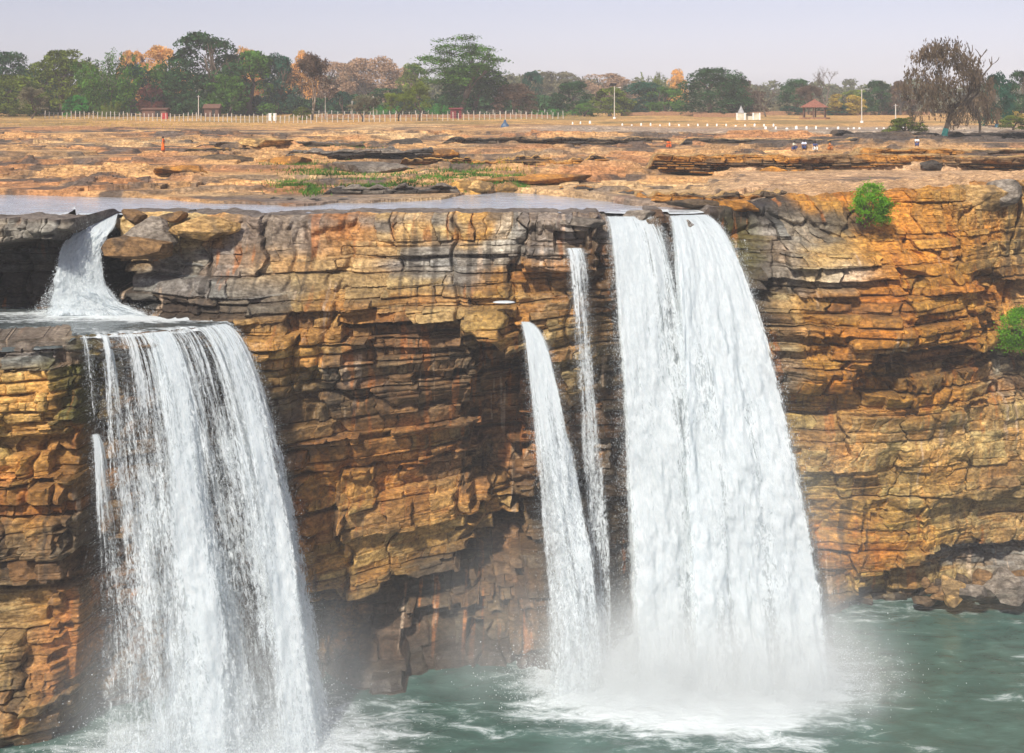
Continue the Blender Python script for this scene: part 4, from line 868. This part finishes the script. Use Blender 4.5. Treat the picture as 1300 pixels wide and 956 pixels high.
tufts('grass', 'green grass growing in the cracks of the middle terraces', [(500, 236, 60, 7), (560, 226, 50, 8), (620, 236, 40, 8), (600, 218, 50, 8), (420, 222, 50, 6), (500, 230, 70, 9), (580, 222, 50, 10), (635, 232, 40, 6), (390, 212, 60, 8), (370, 235, 30, 6), (460, 238, 40, 5), (655, 238, 14, 6), (395, 242, 14, 6), (430, 190, 60, 5)], 'green', 620, 3, 0.34)
tufts('dry_grass', 'yellow dry grass tuft in the middle of the terraces', [(645, 212, 26, 8), (300, 150, 300, 5), (620, 150, 300, 4), (180, 158, 200, 6)], 'yellow', 420, 4, 0.45)
# ------------------------------------------------------------------ small things
WHITE = plain('white_paint', (0.72, 0.71, 0.68), 0.7, 0.1); CONC = plain('weathered_post', (0.50, 0.46, 0.40), 0.8, 0.2); METAL = plain('grey_metal', (0.40, 0.41, 0.42), 0.4, 0.1, 3, 0.6)
REDP = plain('red_sheet', (0.16, 0.025, 0.03), 0.6); REDROOF = plain('red_tile', (0.22, 0.085, 0.055), 0.8); WOOD = plain('dark_wood', (0.12, 0.06, 0.04), 0.8); SHRINEP = plain('lime_wash', (0.52, 0.47, 0.36), 0.8, 0.2, 0.8)
BLUET = plain('blue_sheet', (0.05, 0.09, 0.15), 0.5); PANEL = plain('solar_panel', (0.03, 0.04, 0.08), 0.2, 0.1); MUD = plain('mud_wall', (0.24, 0.13, 0.07), 0.95); DARK = plain('dark_opening', (0.02, 0.018, 0.016), 0.9)
def onground(px, Y): x = (px - 650) / FPX * Y; return (x, Y, ground_z(x, Y))
def yat(px, py):
    YY = np.arange(108.0, 300.0, 0.2); zz = terr((px - 650) / FPX * YY, YY)[0]; row = HY + (CH - zz) * FPX / YY
    k = np.argmax(row <= py); return float(YY[k])
# wire fences with pale posts
WIRE = plain('fence_wire', (0.30, 0.28, 0.25), 0.6, 0.1, 3, 0.3)
def fence(pts, n, label, h=1.55):
    x0 = onground(pts[0][0], pts[0][1]); root = empty('wire_fence', x0, label, 'fence'); P = []
    pr = np.array(pts, float); d = np.concatenate([[0], np.cumsum(np.hypot(np.diff(pr[:, 0]), np.diff(pr[:, 1])))]); rs = random.Random(n)
    m0 = None; tops = []
    for i in range(n):
        s = d[-1] * i / (n - 1); px = np.interp(s, d, pr[:, 0]); Y = np.interp(s, d, pr[:, 1]); g = onground(px, Y); hh = h * rs.uniform(.85, 1.12)
        if m0 is None:
            mb = MB(); mb.tube([(0, 0, -0.2), (0, 0, 0.7), (0, 0, 0.97), (0, 0, 1.0)], [0.085, 0.08, 0.075, 0.04], 6); o = mb.build('post', CONC, root); m0 = o.data
        else: o = bpy.data.objects.new('post', m0); C.objects.link(o); o.parent = root
        o.location = (g[0] - x0[0], g[1] - x0[1], g[2] - x0[2]); o.scale = (1, 1, hh); o.rotation_euler = (rs.uniform(-.05, .05), rs.uniform(-.05, .05), rs.random()); tops.append((o.location.copy(), hh))
    mb = MB()
    for f in (.35, .65, .92): mb.tube([tuple(p + Vector((0, 0, h * .95 * f))) for p, hh in tops], 0.014, 3)
    mb.build('wires', WIRE, root); return root
fence([(57, 268), (130, 262), (200, 242), (300, 232), (395, 230)], 62, 'long wire fence with pale posts below the left wood')
fence([(402, 238), (470, 240), (560, 248), (650, 258), (715, 262)], 48, 'shorter wire fence with pale posts below the spreading tree')
fence([(700, 285), (600, 285), (520, 283), (440, 280), (380, 278)], 40, 'back row of fence posts near the middle trees', 1.4)
# whitewashed marker stones
m0 = None
stones = [(727, 158), (737, 157.5), (749, 157)] + [(px, 159.5 + 0.006 * (px - 790)) for px in range(790, 985, 12)] + [(px, 164) for px in (972, 985, 999, 1011, 1024, 1036, 1050, 1064, 1077, 1084, 1091, 1113, 1122, 1131, 1137, 1147)]
order = 0
for i, (px, py) in enumerate(stones):
    rs = random.Random(i); Y = yat(px, py); g = onground(px, Y)
    if m0 is None:
        mb = MB(); mb.tube([(0, 0, -.2), (0, 0, .3), (0, 0, .52), (0, 0, .6)], [.24, .23, .2, .1], 8); o = mb.build('marker_stone', WHITE); m0 = o.data
    else: o = bpy.data.objects.new('marker_stone', m0); C.objects.link(o)
    o.location = g; o.scale = (rs.uniform(.5, 1.0), .7, rs.uniform(.3, .9)); o.rotation_euler = (0, 0, rs.random() * 3)
    lb = ('small whitewashed marker stone in the trio left of the solar lamp', 'small whitewashed marker stone in the back row ending below the shrine', 'small whitewashed marker stone in the front row below the red pavilion')[0 if i < 3 else 1 if py < 163 else 2]
    tag(o, lb, 'marker stone', 'marker stones ' + lb.split('stone ')[1])
# lamp posts and bare poles
def lamp(px, top, Y, label, panel):
    g = onground(px, Y); h = CH - (top - HY) / FPX * Y - g[2]; r = empty('street_lamp', g, label, 'street lamp')
    mb = MB(); mb.tube([(0, 0, -.2), (0, 0, h * .5), (0, 0, h)], [.11, .09, .07], 10); mb.build('pole', CONC, r)
    if panel:
        mb = MB(); mb.box((-0.3, 0, h + .25), (1.5, 1.0, .06), 0.4, -0.6); mb.build('solar_panel', PANEL, r)
        mb = MB(); mb.tube([(0, 0, h - .5), (.9, -.2, h - .35)], .04, 6); mb.build('arm', METAL, r); mb = MB(); mb.box((1.1, -.22, h - .35), (.55, .22, .1)); mb.build('lamp_head', WHITE, r)
    else:
        for s in (-1, 1):
            mb = MB(); mb.tube([(0, 0, h - .3), (s * .5, 0, h - .02), (s * .9, 0, h + .02)], .045, 6); mb.build('arm', METAL, r); mb = MB(); mb.box((s * 1.15, 0, h), (.6, .22, .1)); mb.build('lamp_head', METAL, r)
    mb = MB(); mb.lathe([(.32, -.1), (.3, .35), (.12, .4)], k=8); mb.build('footing', WHITE, r)
lamp(780, 109, 262, 'solar street lamp with tilted panel standing in the meadow', True)
lamp(1094, 113, 232, 'pale two-armed street lamp right of the red pavilion', False)
def pole(px, top, Y, label):
    g = onground(px, Y); h = CH - (top - HY) / FPX * Y - g[2]; r = empty('utility_pole', g, label, 'pole')
    mb = MB(); mb.tube([(0, 0, -.2), (0, 0, h * .5), (0, 0, h)], [.11, .1, .08], 8); mb.build('shaft', CONC, r); mb = MB(); mb.box((0, 0, h - .25), (.7, .08, .08)); mb.build('crossarm', METAL, r)
pole(252, 121, 262, 'thin pale pole before the biggest dark dome tree'); pole(413, 118, 262, 'thin pole just right of the pale leaning trunk'); pole(447, 128, 258, 'pale pole left of the two forked trees'); pole(474, 122, 262, 'pale pole between the two forked trees'); pole(1137, 132, 215, 'short pale pole left of the weeping tree')
# white notice slabs behind the fence
for px, lab in ((343, 'upright white slab behind the fence, left of its twin'), (349, 'upright white slab behind the fence, right of its twin')):
    mb = MB(); mb.box((0, 0, .7), (.62, .25, 1.4)); mb.box((0, 0, 1.44), (.7, .33, .09)); o = mb.build('stone_slab', WHITE); o.location = onground(px, 246); tag(o, lab, 'stone slab', 'white slabs behind the fence')
# red hut
def hut(name, px, Y, w_, d_, h_, wall, roofm, label, cat, roofh=.9, door=True):
    g = onground(px, Y); r = empty(name, g, label, cat)
    mb = MB(); mb.box((0, 0, h_ / 2 - .1), (w_, d_, h_ + .2)); mb.build('wall', wall, r)
    mb = MB(); o = .35; a_ = w_ / 2 + o; b_ = d_ / 2 + o
    V = [(-a_, -b_, h_), (a_, -b_, h_), (a_, b_, h_), (-a_, b_, h_), (-a_, 0, h_ + roofh), (a_, 0, h_ + roofh), (-a_, -b_, h_ - .1), (a_, -b_, h_ - .1), (a_, b_, h_ - .1), (-a_, b_, h_ - .1)]
    mb.add(V, [(0, 1, 5, 4), (2, 3, 4, 5), (0, 4, 3), (1, 2, 5), (6, 7, 1, 0), (7, 8, 2, 1), (8, 9, 3, 2), (9, 6, 0, 3), (6, 9, 8, 7)]); mb.build('roof', roofm, r)
    if door: mb = MB(); mb.box((w_ * .15, -d_ / 2 - .02, h_ * .4), (w_ * .22, .06, h_ * .78)); mb.build('door', DARK, r)
hut('ticket_hut', 579, 262, 2.3, 2.0, 2.1, REDP, REDP, 'dark red sheet hut below the spreading tree', 'hut', .2)
hut('field_hut', 270, 282, 3.2, 2.6, 2.0, WOOD, WOOD, 'brown roofed hut under the biggest dark dome tree', 'hut')
hut('field_shed', 198, 284, 5.5, 3.0, 1.8, WOOD, WOOD, 'long low dark shed behind the left fence', 'shed', .3)
mb = MB(); mb.box((0, 0, .5), (1.3, .6, 1.0)); mb.box((0, .2, 1.1), (1.1, .2, .35)); o = mb.build('red_crate', plain('bright_red', (.35, .03, .03))); o.location = onground(209, 258); tag(o, 'bright red box behind the left fence', 'box')
# blue tarpaulin heap
mb = MB(); mb.lathe([(.8, -.1), (.72, .3), (.55, .6), (.3, .8), (.16, 1.3), (.05, 1.35)], k=9, sq=.7); o = mb.build('tarpaulin_bundle', BLUET); o.location = onground(641, 205); tag(o, 'blue tarpaulin bundle on the dry grass', 'tarpaulin')
# pavilion
def pavilion():
    g = onground(1034, 262); r = empty('pavilion', g, 'small open pavilion with a red pyramid roof', 'pavilion')
    mb = MB(); mb.lathe([(3.3, -.1), (3.3, .3), (3.1, .32)], k=6); mb.build('plinth', MUD, r)
    for k in range(6):
        t = k * math.pi / 3 + .2; mb = MB(); mb.tube([(2.5 * math.cos(t), 2.5 * math.sin(t), .3), (2.5 * math.cos(t), 2.5 * math.sin(t), 2.5)], .15, 8); mb.build('column', WOOD, r)
    mb = MB(); mb.lathe([(3.25, 2.42), (3.3, 2.5), (2.3, 3.0), (1.0, 3.65), (.25, 4.0), (.1, 4.3)], k=6, ph=.2); mb.build('roof', REDROOF, r)
pavilion()
# whitewashed shrine
def shrine():
    g = onground(950, 254); r = empty('shrine', g, 'whitewashed roadside shrine with a small grey spire', 'shrine')
    for s, wd in ((-1, 2.2), (1, 1.4)):
        mb = MB(); mb.box((s * 1.75, 0, .85), (wd, 1.6, 1.9)); mb.box((s * 1.75, 0, 1.86), (wd + .25, 1.8, .14)); mb.build('wall', SHRINEP, r)
    mb = MB(); mb.box((.6, .3, .5), (1.6, 1.0, 1.2)); mb.build('wall', SHRINEP, r)
    for s in (-2.9, -1.0, 1.0, 2.6): mb = MB(); mb.box((s, -.85, .95), (.28, .2, 2.1)); mb.build('pillar', WHITE, r)
    r.scale = (.85, .85, .75)
    mb = MB(); mb.lathe([(.75, 1.9), (.7, 2.3), (.45, 2.9), (.22, 3.5), (.12, 3.7), (.02, 4.1)], (-1.75, 0, 0), k=8); mb.build('spire', plain('grey_plaster', (.3, .3, .3), .8), r)
shrine()
# low earth banks and ruined walls in the meadow
def lowwall(px0, px1, Y, h, th, mat, label, name='field_wall'):
    a_ = np.linspace(px0, px1, 60); V = []
    for p in a_:
        g = onground(p, Y); hh = h * (.75 + .5 * vn(p / 6.0, Y, 3).item())
        V += [(g[0], Y - th, g[2] - .3), (g[0], Y - th * .6, g[2] + hh), (g[0], Y + th * .6, g[2] + hh), (g[0], Y + th, g[2] - .3)]
    F = [];
    for i in range(59):
        for j in range(3): F.append((i * 4 + j, (i + 1) * 4 + j, (i + 1) * 4 + j + 1, i * 4 + j + 1))
    me = bpy.data.meshes.new(name); me.from_pydata(V, [], F); o = link(name, me, mat); tag(o, label, 'wall')
lowwall(788, 1180, 300, .9, .4, MUD, 'long red mud wall across the far right meadow'); lowwall(405, 700, 272, .7, .3, MUD, 'low red wall behind the middle fence'); lowwall(880, 945, 275, .8, .4, MUD, 'ruined red wall by the big round tree')
# ------------------------------------------------------------------ people
SKIN = plain('skin', (0.17, 0.085, 0.05), 0.6, .1); HAIR = plain('hair', (0.015, 0.012, 0.01), 0.5)
CL = {k: plain('cloth_' + k, v, 0.9, .2) for k, v in dict(orange=(.70, .13, .02), cream=(.62, .58, .45), pale=(.55, .6, .72), navy=(.05, .07, .18), brown=(.45, .16, .04), white=(.7, .7, .68)).items()}
def skin_body(verts, edges, radii, mat, parent, name='body'):
    me = bpy.data.meshes.new(name); me.from_pydata(verts, edges, []); o = bpy.data.objects.new(name, me); C.objects.link(o)
    m = o.modifiers.new('s', 'SKIN'); m.use_smooth_shade = True; s = o.modifiers.new('d', 'SUBSURF'); s.levels = 1; s.render_levels = 1
    for v, r in zip(me.skin_vertices[0].data, radii): v.radius = (r, r) if not isinstance(r, tuple) else r
    me.skin_vertices[0].data[0].use_root = True
    dg = bpy.context.evaluated_depsgraph_get(); m2 = bpy.data.meshes.new_from_object(o.evaluated_get(dg)); m2.materials.clear(); bpy.data.objects.remove(o)
    return link(name, m2, mat, parent)
def person(px, Y, pose, top, low, label, rz=0):
    g = onground(px, Y); root = empty('person', g, label, 'person', rz=rz)
    hp = .93 if pose == 'stand' else .28
    if pose == 'stand':
        J = dict(pel=(0, 0, hp), waist=(0, .01, 1.08), chest=(0, .02, 1.28), neck=(0, 0, 1.45), head=(0, -.02, 1.55), crown=(0, 0, 1.66))
        for s, k in ((-1, 'l'), (1, 'r')):
            J.update({k + 'hip': (s * .09, 0, .9), k + 'knee': (s * .10, -.05 * s, .5), k + 'ank': (s * .10, .06 * s, .08), k + 'toe': (s * .11, -.12 + .06 * s, .03), k + 'sh': (s * .18, 0, 1.39), k + 'el': (s * .25, .02, 1.12), k + 'wr': (s * .24, -.1, .9), k + 'hand': (s * .23, -.15, .82)})
    else:
        J = dict(pel=(0, 0, hp), waist=(0, -.04, .45), chest=(0, -.1, .66), neck=(0, -.14, .82), head=(0, -.18, .92), crown=(0, -.16, 1.02))
        for s, k in ((-1, 'l'), (1, 'r')):
            J.update({k + 'hip': (s * .1, -.02, .27), k + 'knee': (s * .18, -.38, .5), k + 'ank': (s * .15, -.34, .08), k + 'toe': (s * .16, -.5, .03), k + 'sh': (s * .18, -.11, .76), k + 'el': (s * .25, -.25, .55), k + 'wr': (s * .15, -.42, .5), k + 'hand': (s * .12, -.5, .48)})
    order_ = list(J); ix = {k: i for i, k in enumerate(order_)}
    E = [('pel', 'waist'), ('waist', 'chest'), ('chest', 'neck'), ('neck', 'head'), ('head', 'crown')]
    for k in 'lr': E += [('pel', k + 'hip'), (k + 'hip', k + 'knee'), (k + 'knee', k + 'ank'), (k + 'ank', k + 'toe'), ('chest', k + 'sh'), (k + 'sh', k + 'el'), (k + 'el', k + 'wr'), (k + 'wr', k + 'hand')]
    Rr = dict(pel=.13, waist=.11, chest=.13, neck=.055, head=.095, crown=.075, hip=.085, knee=.055, ank=.038, toe=.03, sh=.06, el=.04, wr=.028, hand=.035)
    skin_body([J[k] for k in order_], [(ix[a_], ix[b_]) for a_, b_ in E], [Rr[k if k in Rr else k[1:]] for k in order_], SKIN, root)
    # shirt and lower garment follow the body
    up = ['waist', 'chest', 'neck', 'lsh', 'lel', 'rsh', 'rel']; u = {k: i for i, k in enumerate(up)}
    Vn = [J[k] for k in up]; Vn[2] = tuple(np.array(J['chest']) * .25 + np.array(J['neck']) * .75)
    skin_body(Vn, [(0, 1), (1, 2), (1, 3), (3, 4), (1, 5), (5, 6)], [.145, .155, .075, .078, .06, .078, .06], CL[top], root, 'shirt')
    if low == 'sari':
        mb = MB(); mb.lathe([(.16, 1.1), (.19, .95), (.2, .6), (.25, .3), (.29, .06), (.1, .05)], k=14, sq=.8); mb.build('skirt', CL[top], root, True)
        skin_body([tuple(J['lsh']), (0, -.14, 1.2), (.16, -.08, .95), (.2, .1, .6)], [(0, 1), (1, 2), (2, 3)], [.09, .07, .08, .09], CL[top], root, 'shawl')
    else:
        lo = ['pel', 'lhip', 'lknee', 'lank', 'rhip', 'rknee', 'rank']; skin_body([J[k] for k in lo], [(0, 1), (1, 2), (2, 3), (0, 4), (4, 5), (5, 6)], [.15, .105, .075, .055, .105, .075, .055], CL[low], root, 'trousers')
    h = Vector(J['head']); mb = MB(); mb.lathe([(.03, .13), (.085, .11), (.115, .04), (.11, -.03), (.07, -.08)], (h.x, h.y + .03, h.z + .03), k=12); mb.build('hair', HAIR, root, True)
    for s in (-1, 1): mb = MB(); mb.lathe([(.004, -.012), (.013, 0), (.004, .012)], (s * .034, h.y - .1, h.z + .02), k=6); mb.build('eye', HAIR, root)
    return root
person(207, yat(207, 193), 'stand', 'orange', 'sari', 'person in an orange sari walking alone across the left terraces', 1.9)
person(848, yat(848, 188), 'sit', 'orange', 'orange', 'person in orange sitting low on the terraces right of centre', .5)
person(1007, yat(1007, 191), 'sit', 'cream', 'navy', 'person in a cream shirt bending down, leftmost of the group of four', .9)
person(1021, yat(1021, 191), 'sit', 'pale', 'navy', 'person in a pale blue shirt squatting, second from left in the group of four', -.3)
person(1034, yat(1034, 192), 'sit', 'navy', 'white', 'person in dark blue, third from left in the group of four', .2)
person(1052, yat(1052, 191), 'sit', 'brown', 'brown', 'person in orange brown clothes, rightmost of the group of four', 1.2)
person(1164, yat(1164, 188), 'sit', 'white', 'navy', 'person in white sitting on the dark rocks beside the weeping tree', 2.8)
# ------------------------------------------------------------------ boulders
def boulder(px, py, Y, w_, h_, label, col, seed, group=None, z=None, d_=None, dark=0):
    rs = np.random.RandomState(seed); bm = bmesh.new(); bmesh.ops.create_icosphere(bm, subdivisions=5, radius=1)
    V = np.array([v.co[:] for v in bm.verts])
    for k in range(17):
        n = rs.normal(0, 1, 3); n /= np.linalg.norm(n); dcut = rs.uniform(.46, .78); s = V @ n; V = np.where((s > dcut)[:, None], V - (s - dcut)[:, None] * n * .93, V)
    V *= np.array((w_ / 2 / .72, (d_ or w_ * .7) / 2 / .72, h_ / 2 / .72))
    P = V + seed; nn = (fbm(P[:, 0] * 1.3 + P[:, 1], P[:, 2] * 2.2 + P[:, 1], 3, 5) - .5)[:, None]
    V = V * (1 + .20 * nn) ; V[:, 2] += .05 * (fbm(P[:, 0] * 3, P[:, 2] * 9, 5, 3) - .5)
    me = bpy.data.meshes.new('boulder'); F = [[v.index for v in f.verts] for f in bm.faces]; bm.free()
    c = np.array(PAL[col]) * (.7 + .9 * fbm(P[:, 0] * 2, P[:, 2] * 4, 6, 4))[:, None]; stn = ss(.52, .62, fbm(P[:, 0] * 1.1, P[:, 2] * .9, 7, 3))[:, None] * .6; c = c * (1 - stn) + stn * np.array(PAL['D'])
    x, _, zz = at(px, py, Y); o = npmesh('boulder', V, np.array(F), ROCK, cols=c, extra={'wet': np.zeros(len(V))})
    o.location = (x, Y, zz if z is None else z); o.rotation_euler = (0, 0, rs.normal(0, .2)); tag(o, label, 'boulder', group); return o
boulder(172, 274, 84.6, 1.7, 1.0, 'rounded brown boulder topping the stack right of the cascade', 'B', 1)
boulder(217, 276, 84.8, 1.8, .8, 'smaller boulder behind the long pale slab by the cascade', 'B', 2)
boulder(256, 290, 83.6, 4.7, 1.5, 'long pale tan slab rock lying right of the cascade', 'T', 3)
boulder(192, 294, 83.2, 3.3, 1.8, 'grey flat boulder in the stack beside the cascade', 'G', 4)
boulder(186, 316, 82.3, 4.2, 1.6, 'brown overhanging boulder next to the falling cascade', 'B', 5)
boulder(245, 269, 88.5, .7, .35, 'tiny dark rock in the river above the long tan slab', 'D', 6)
boulder(830, 292, 88.6, 1.5, 1.7, 'mossy stone block splitting the two halves of the curtain', 'K', 7)
boulder(812, 275, 89.3, 2.2, .7, 'flat wet stone at the brink of the main curtain', 'G', 8)
boulder(874, 288, 88.4, .75, .8, 'wet rock poking through the top of the main curtain', 'G', 9)
boulder(742, 282, 88.6, 3.4, .9, 'flat grey slab at the brink left of the main curtain', 'G', 10)
BL = [(1212, 748, 91.6, 1.9, 2.0, 'T', 'pointed tan boulder standing at the water below the right wall'), (1234, 752, 91.2, 2.2, 1.1, 'G', 'dark grey boulder at the waterline beside the pointed tan one'),
 (1262, 746, 92.0, 2.4, 1.2, 'G', 'flat grey boulder between others on the right shore'), (1290, 752, 91.5, 2.4, 1.6, 'G', 'large grey boulder at the right edge of the shore'), (1248, 735, 93.0, 1.6, 1.3, 'B', 'brown boulder behind the dark grey one on the right shore'),
 (1276, 733, 93.2, 2.0, 1.1, 'G', 'grey boulder near the undercut at the right edge'), (1196, 755, 92.0, 1.4, .9, 'B', 'small brown boulder left of the pointed tan one'), (1222, 738, 93.2, 1.3, 1.0, 'K', 'small dark boulder wedged above the shore rocks'), (1296, 735, 93.4, 1.5, 1.0, 'B', 'brown boulder high on the shore at the right edge'), (1170, 762, 92.4, 1.6, .7, 'K', 'low dark boulder at the water left of the shore pile')]
for i, (px, py, Y, w_, h_, col, lab) in enumerate(BL): boulder(px, py, Y, w_, h_, lab, col, 20 + i, 'boulders on the right shore of the pool')
for i in range(16):
    rs = random.Random(90 + i); boulder(rs.uniform(1165, 1310), rs.uniform(738, 757), rs.uniform(91.8, 93.8), rs.uniform(.5, 1.3), rs.uniform(.4, .8), 'small grey or brown rubble rock heaped between the larger boulders of the right shore', rs.choice('GGKB'), 200 + i, 'small rubble on the right shore')
# slabs lying on the terraces
SL = [(337, 178, 'T', 7, 1.2), (368, 203, 'O', 5, 1.5), (585, 240, 'Y', 3.2, 1.6), (607, 238, 'T', 2.6, 1.3), (642, 243, 'Y', 3.0, 1.4), (475, 212, 'G', 8, 1.6), (512, 180, 'D', 5, 1.6), (280, 200, 'K', 6, 1.2), (685, 228, 'O', 9, 1.4), (930, 262, 'O', 4, 1.1), (880, 258, 'K', 3.4, .9), (980, 214, 'O', 3, .9), (1185, 212, 'D', 2.4, 1.1), (1240, 250, 'T', 4, 2.2), (1275, 248, 'G', 3.4, 2.0), (545, 198, 'O', 5, 1.3), (230, 215, 'O', 5, 1.1)]
desc = ['long tan slab high on the left terraces', 'rust orange slab beside the dark bands left of centre', 'yellow block at the head of the river inlet', 'tan block right of the yellow one at the inlet', 'yellow grey block on the right bank of the inlet', 'wide grey slab in the middle terraces', 'thick black slab under the far middle trees', 'dark slab on the upper left terraces', 'wide orange slab step right of the inlet', 'orange block on the brink right of the main curtain', 'dark flat block by the brink of the main curtain', 'orange block under the right terrace step', 'black round rock below the weeping tree step', 'tan shoulder block on the right cliff top', 'grey block at the far right of the cliff top', 'orange slab under the dark far slab', 'orange slab left of the dark bands']
for i, (px, py, col, w_, h_) in enumerate(SL):
    Y = yat(px, py + 3) if px < 1230 and not (860 < px < 960 and py > 250) else 95.5
    if 860 < px < 960 and py > 250: Y = 93.5
    g = onground(px, Y); boulder(px, py, Y, w_, h_ * .9, desc[i], col, 50 + i, 'loose slabs on the plateau', z=(g[2] if Y > 96 else CH - (py - HY) / FPX * Y), d_=w_ * .6)
# ------------------------------------------------------------------ air
t = NT('haze_air'); v = t.n('ShaderNodeVolumePrincipled'); v.inputs['Color'].default_value = (0.93, 0.96, 1.0, 1); v.inputs['Density'].default_value = 0.00032; v.inputs['Anisotropy'].default_value = -0.35
t.l(v.outputs[0], t.out.inputs['Volume'])
mb = MB(); mb.box((0, 480, -2), (1900, 1120, 66)); o = mb.build('haze', t.m); tag(o, 'thin pale haze over the plateau', 'haze', kind='stuff')
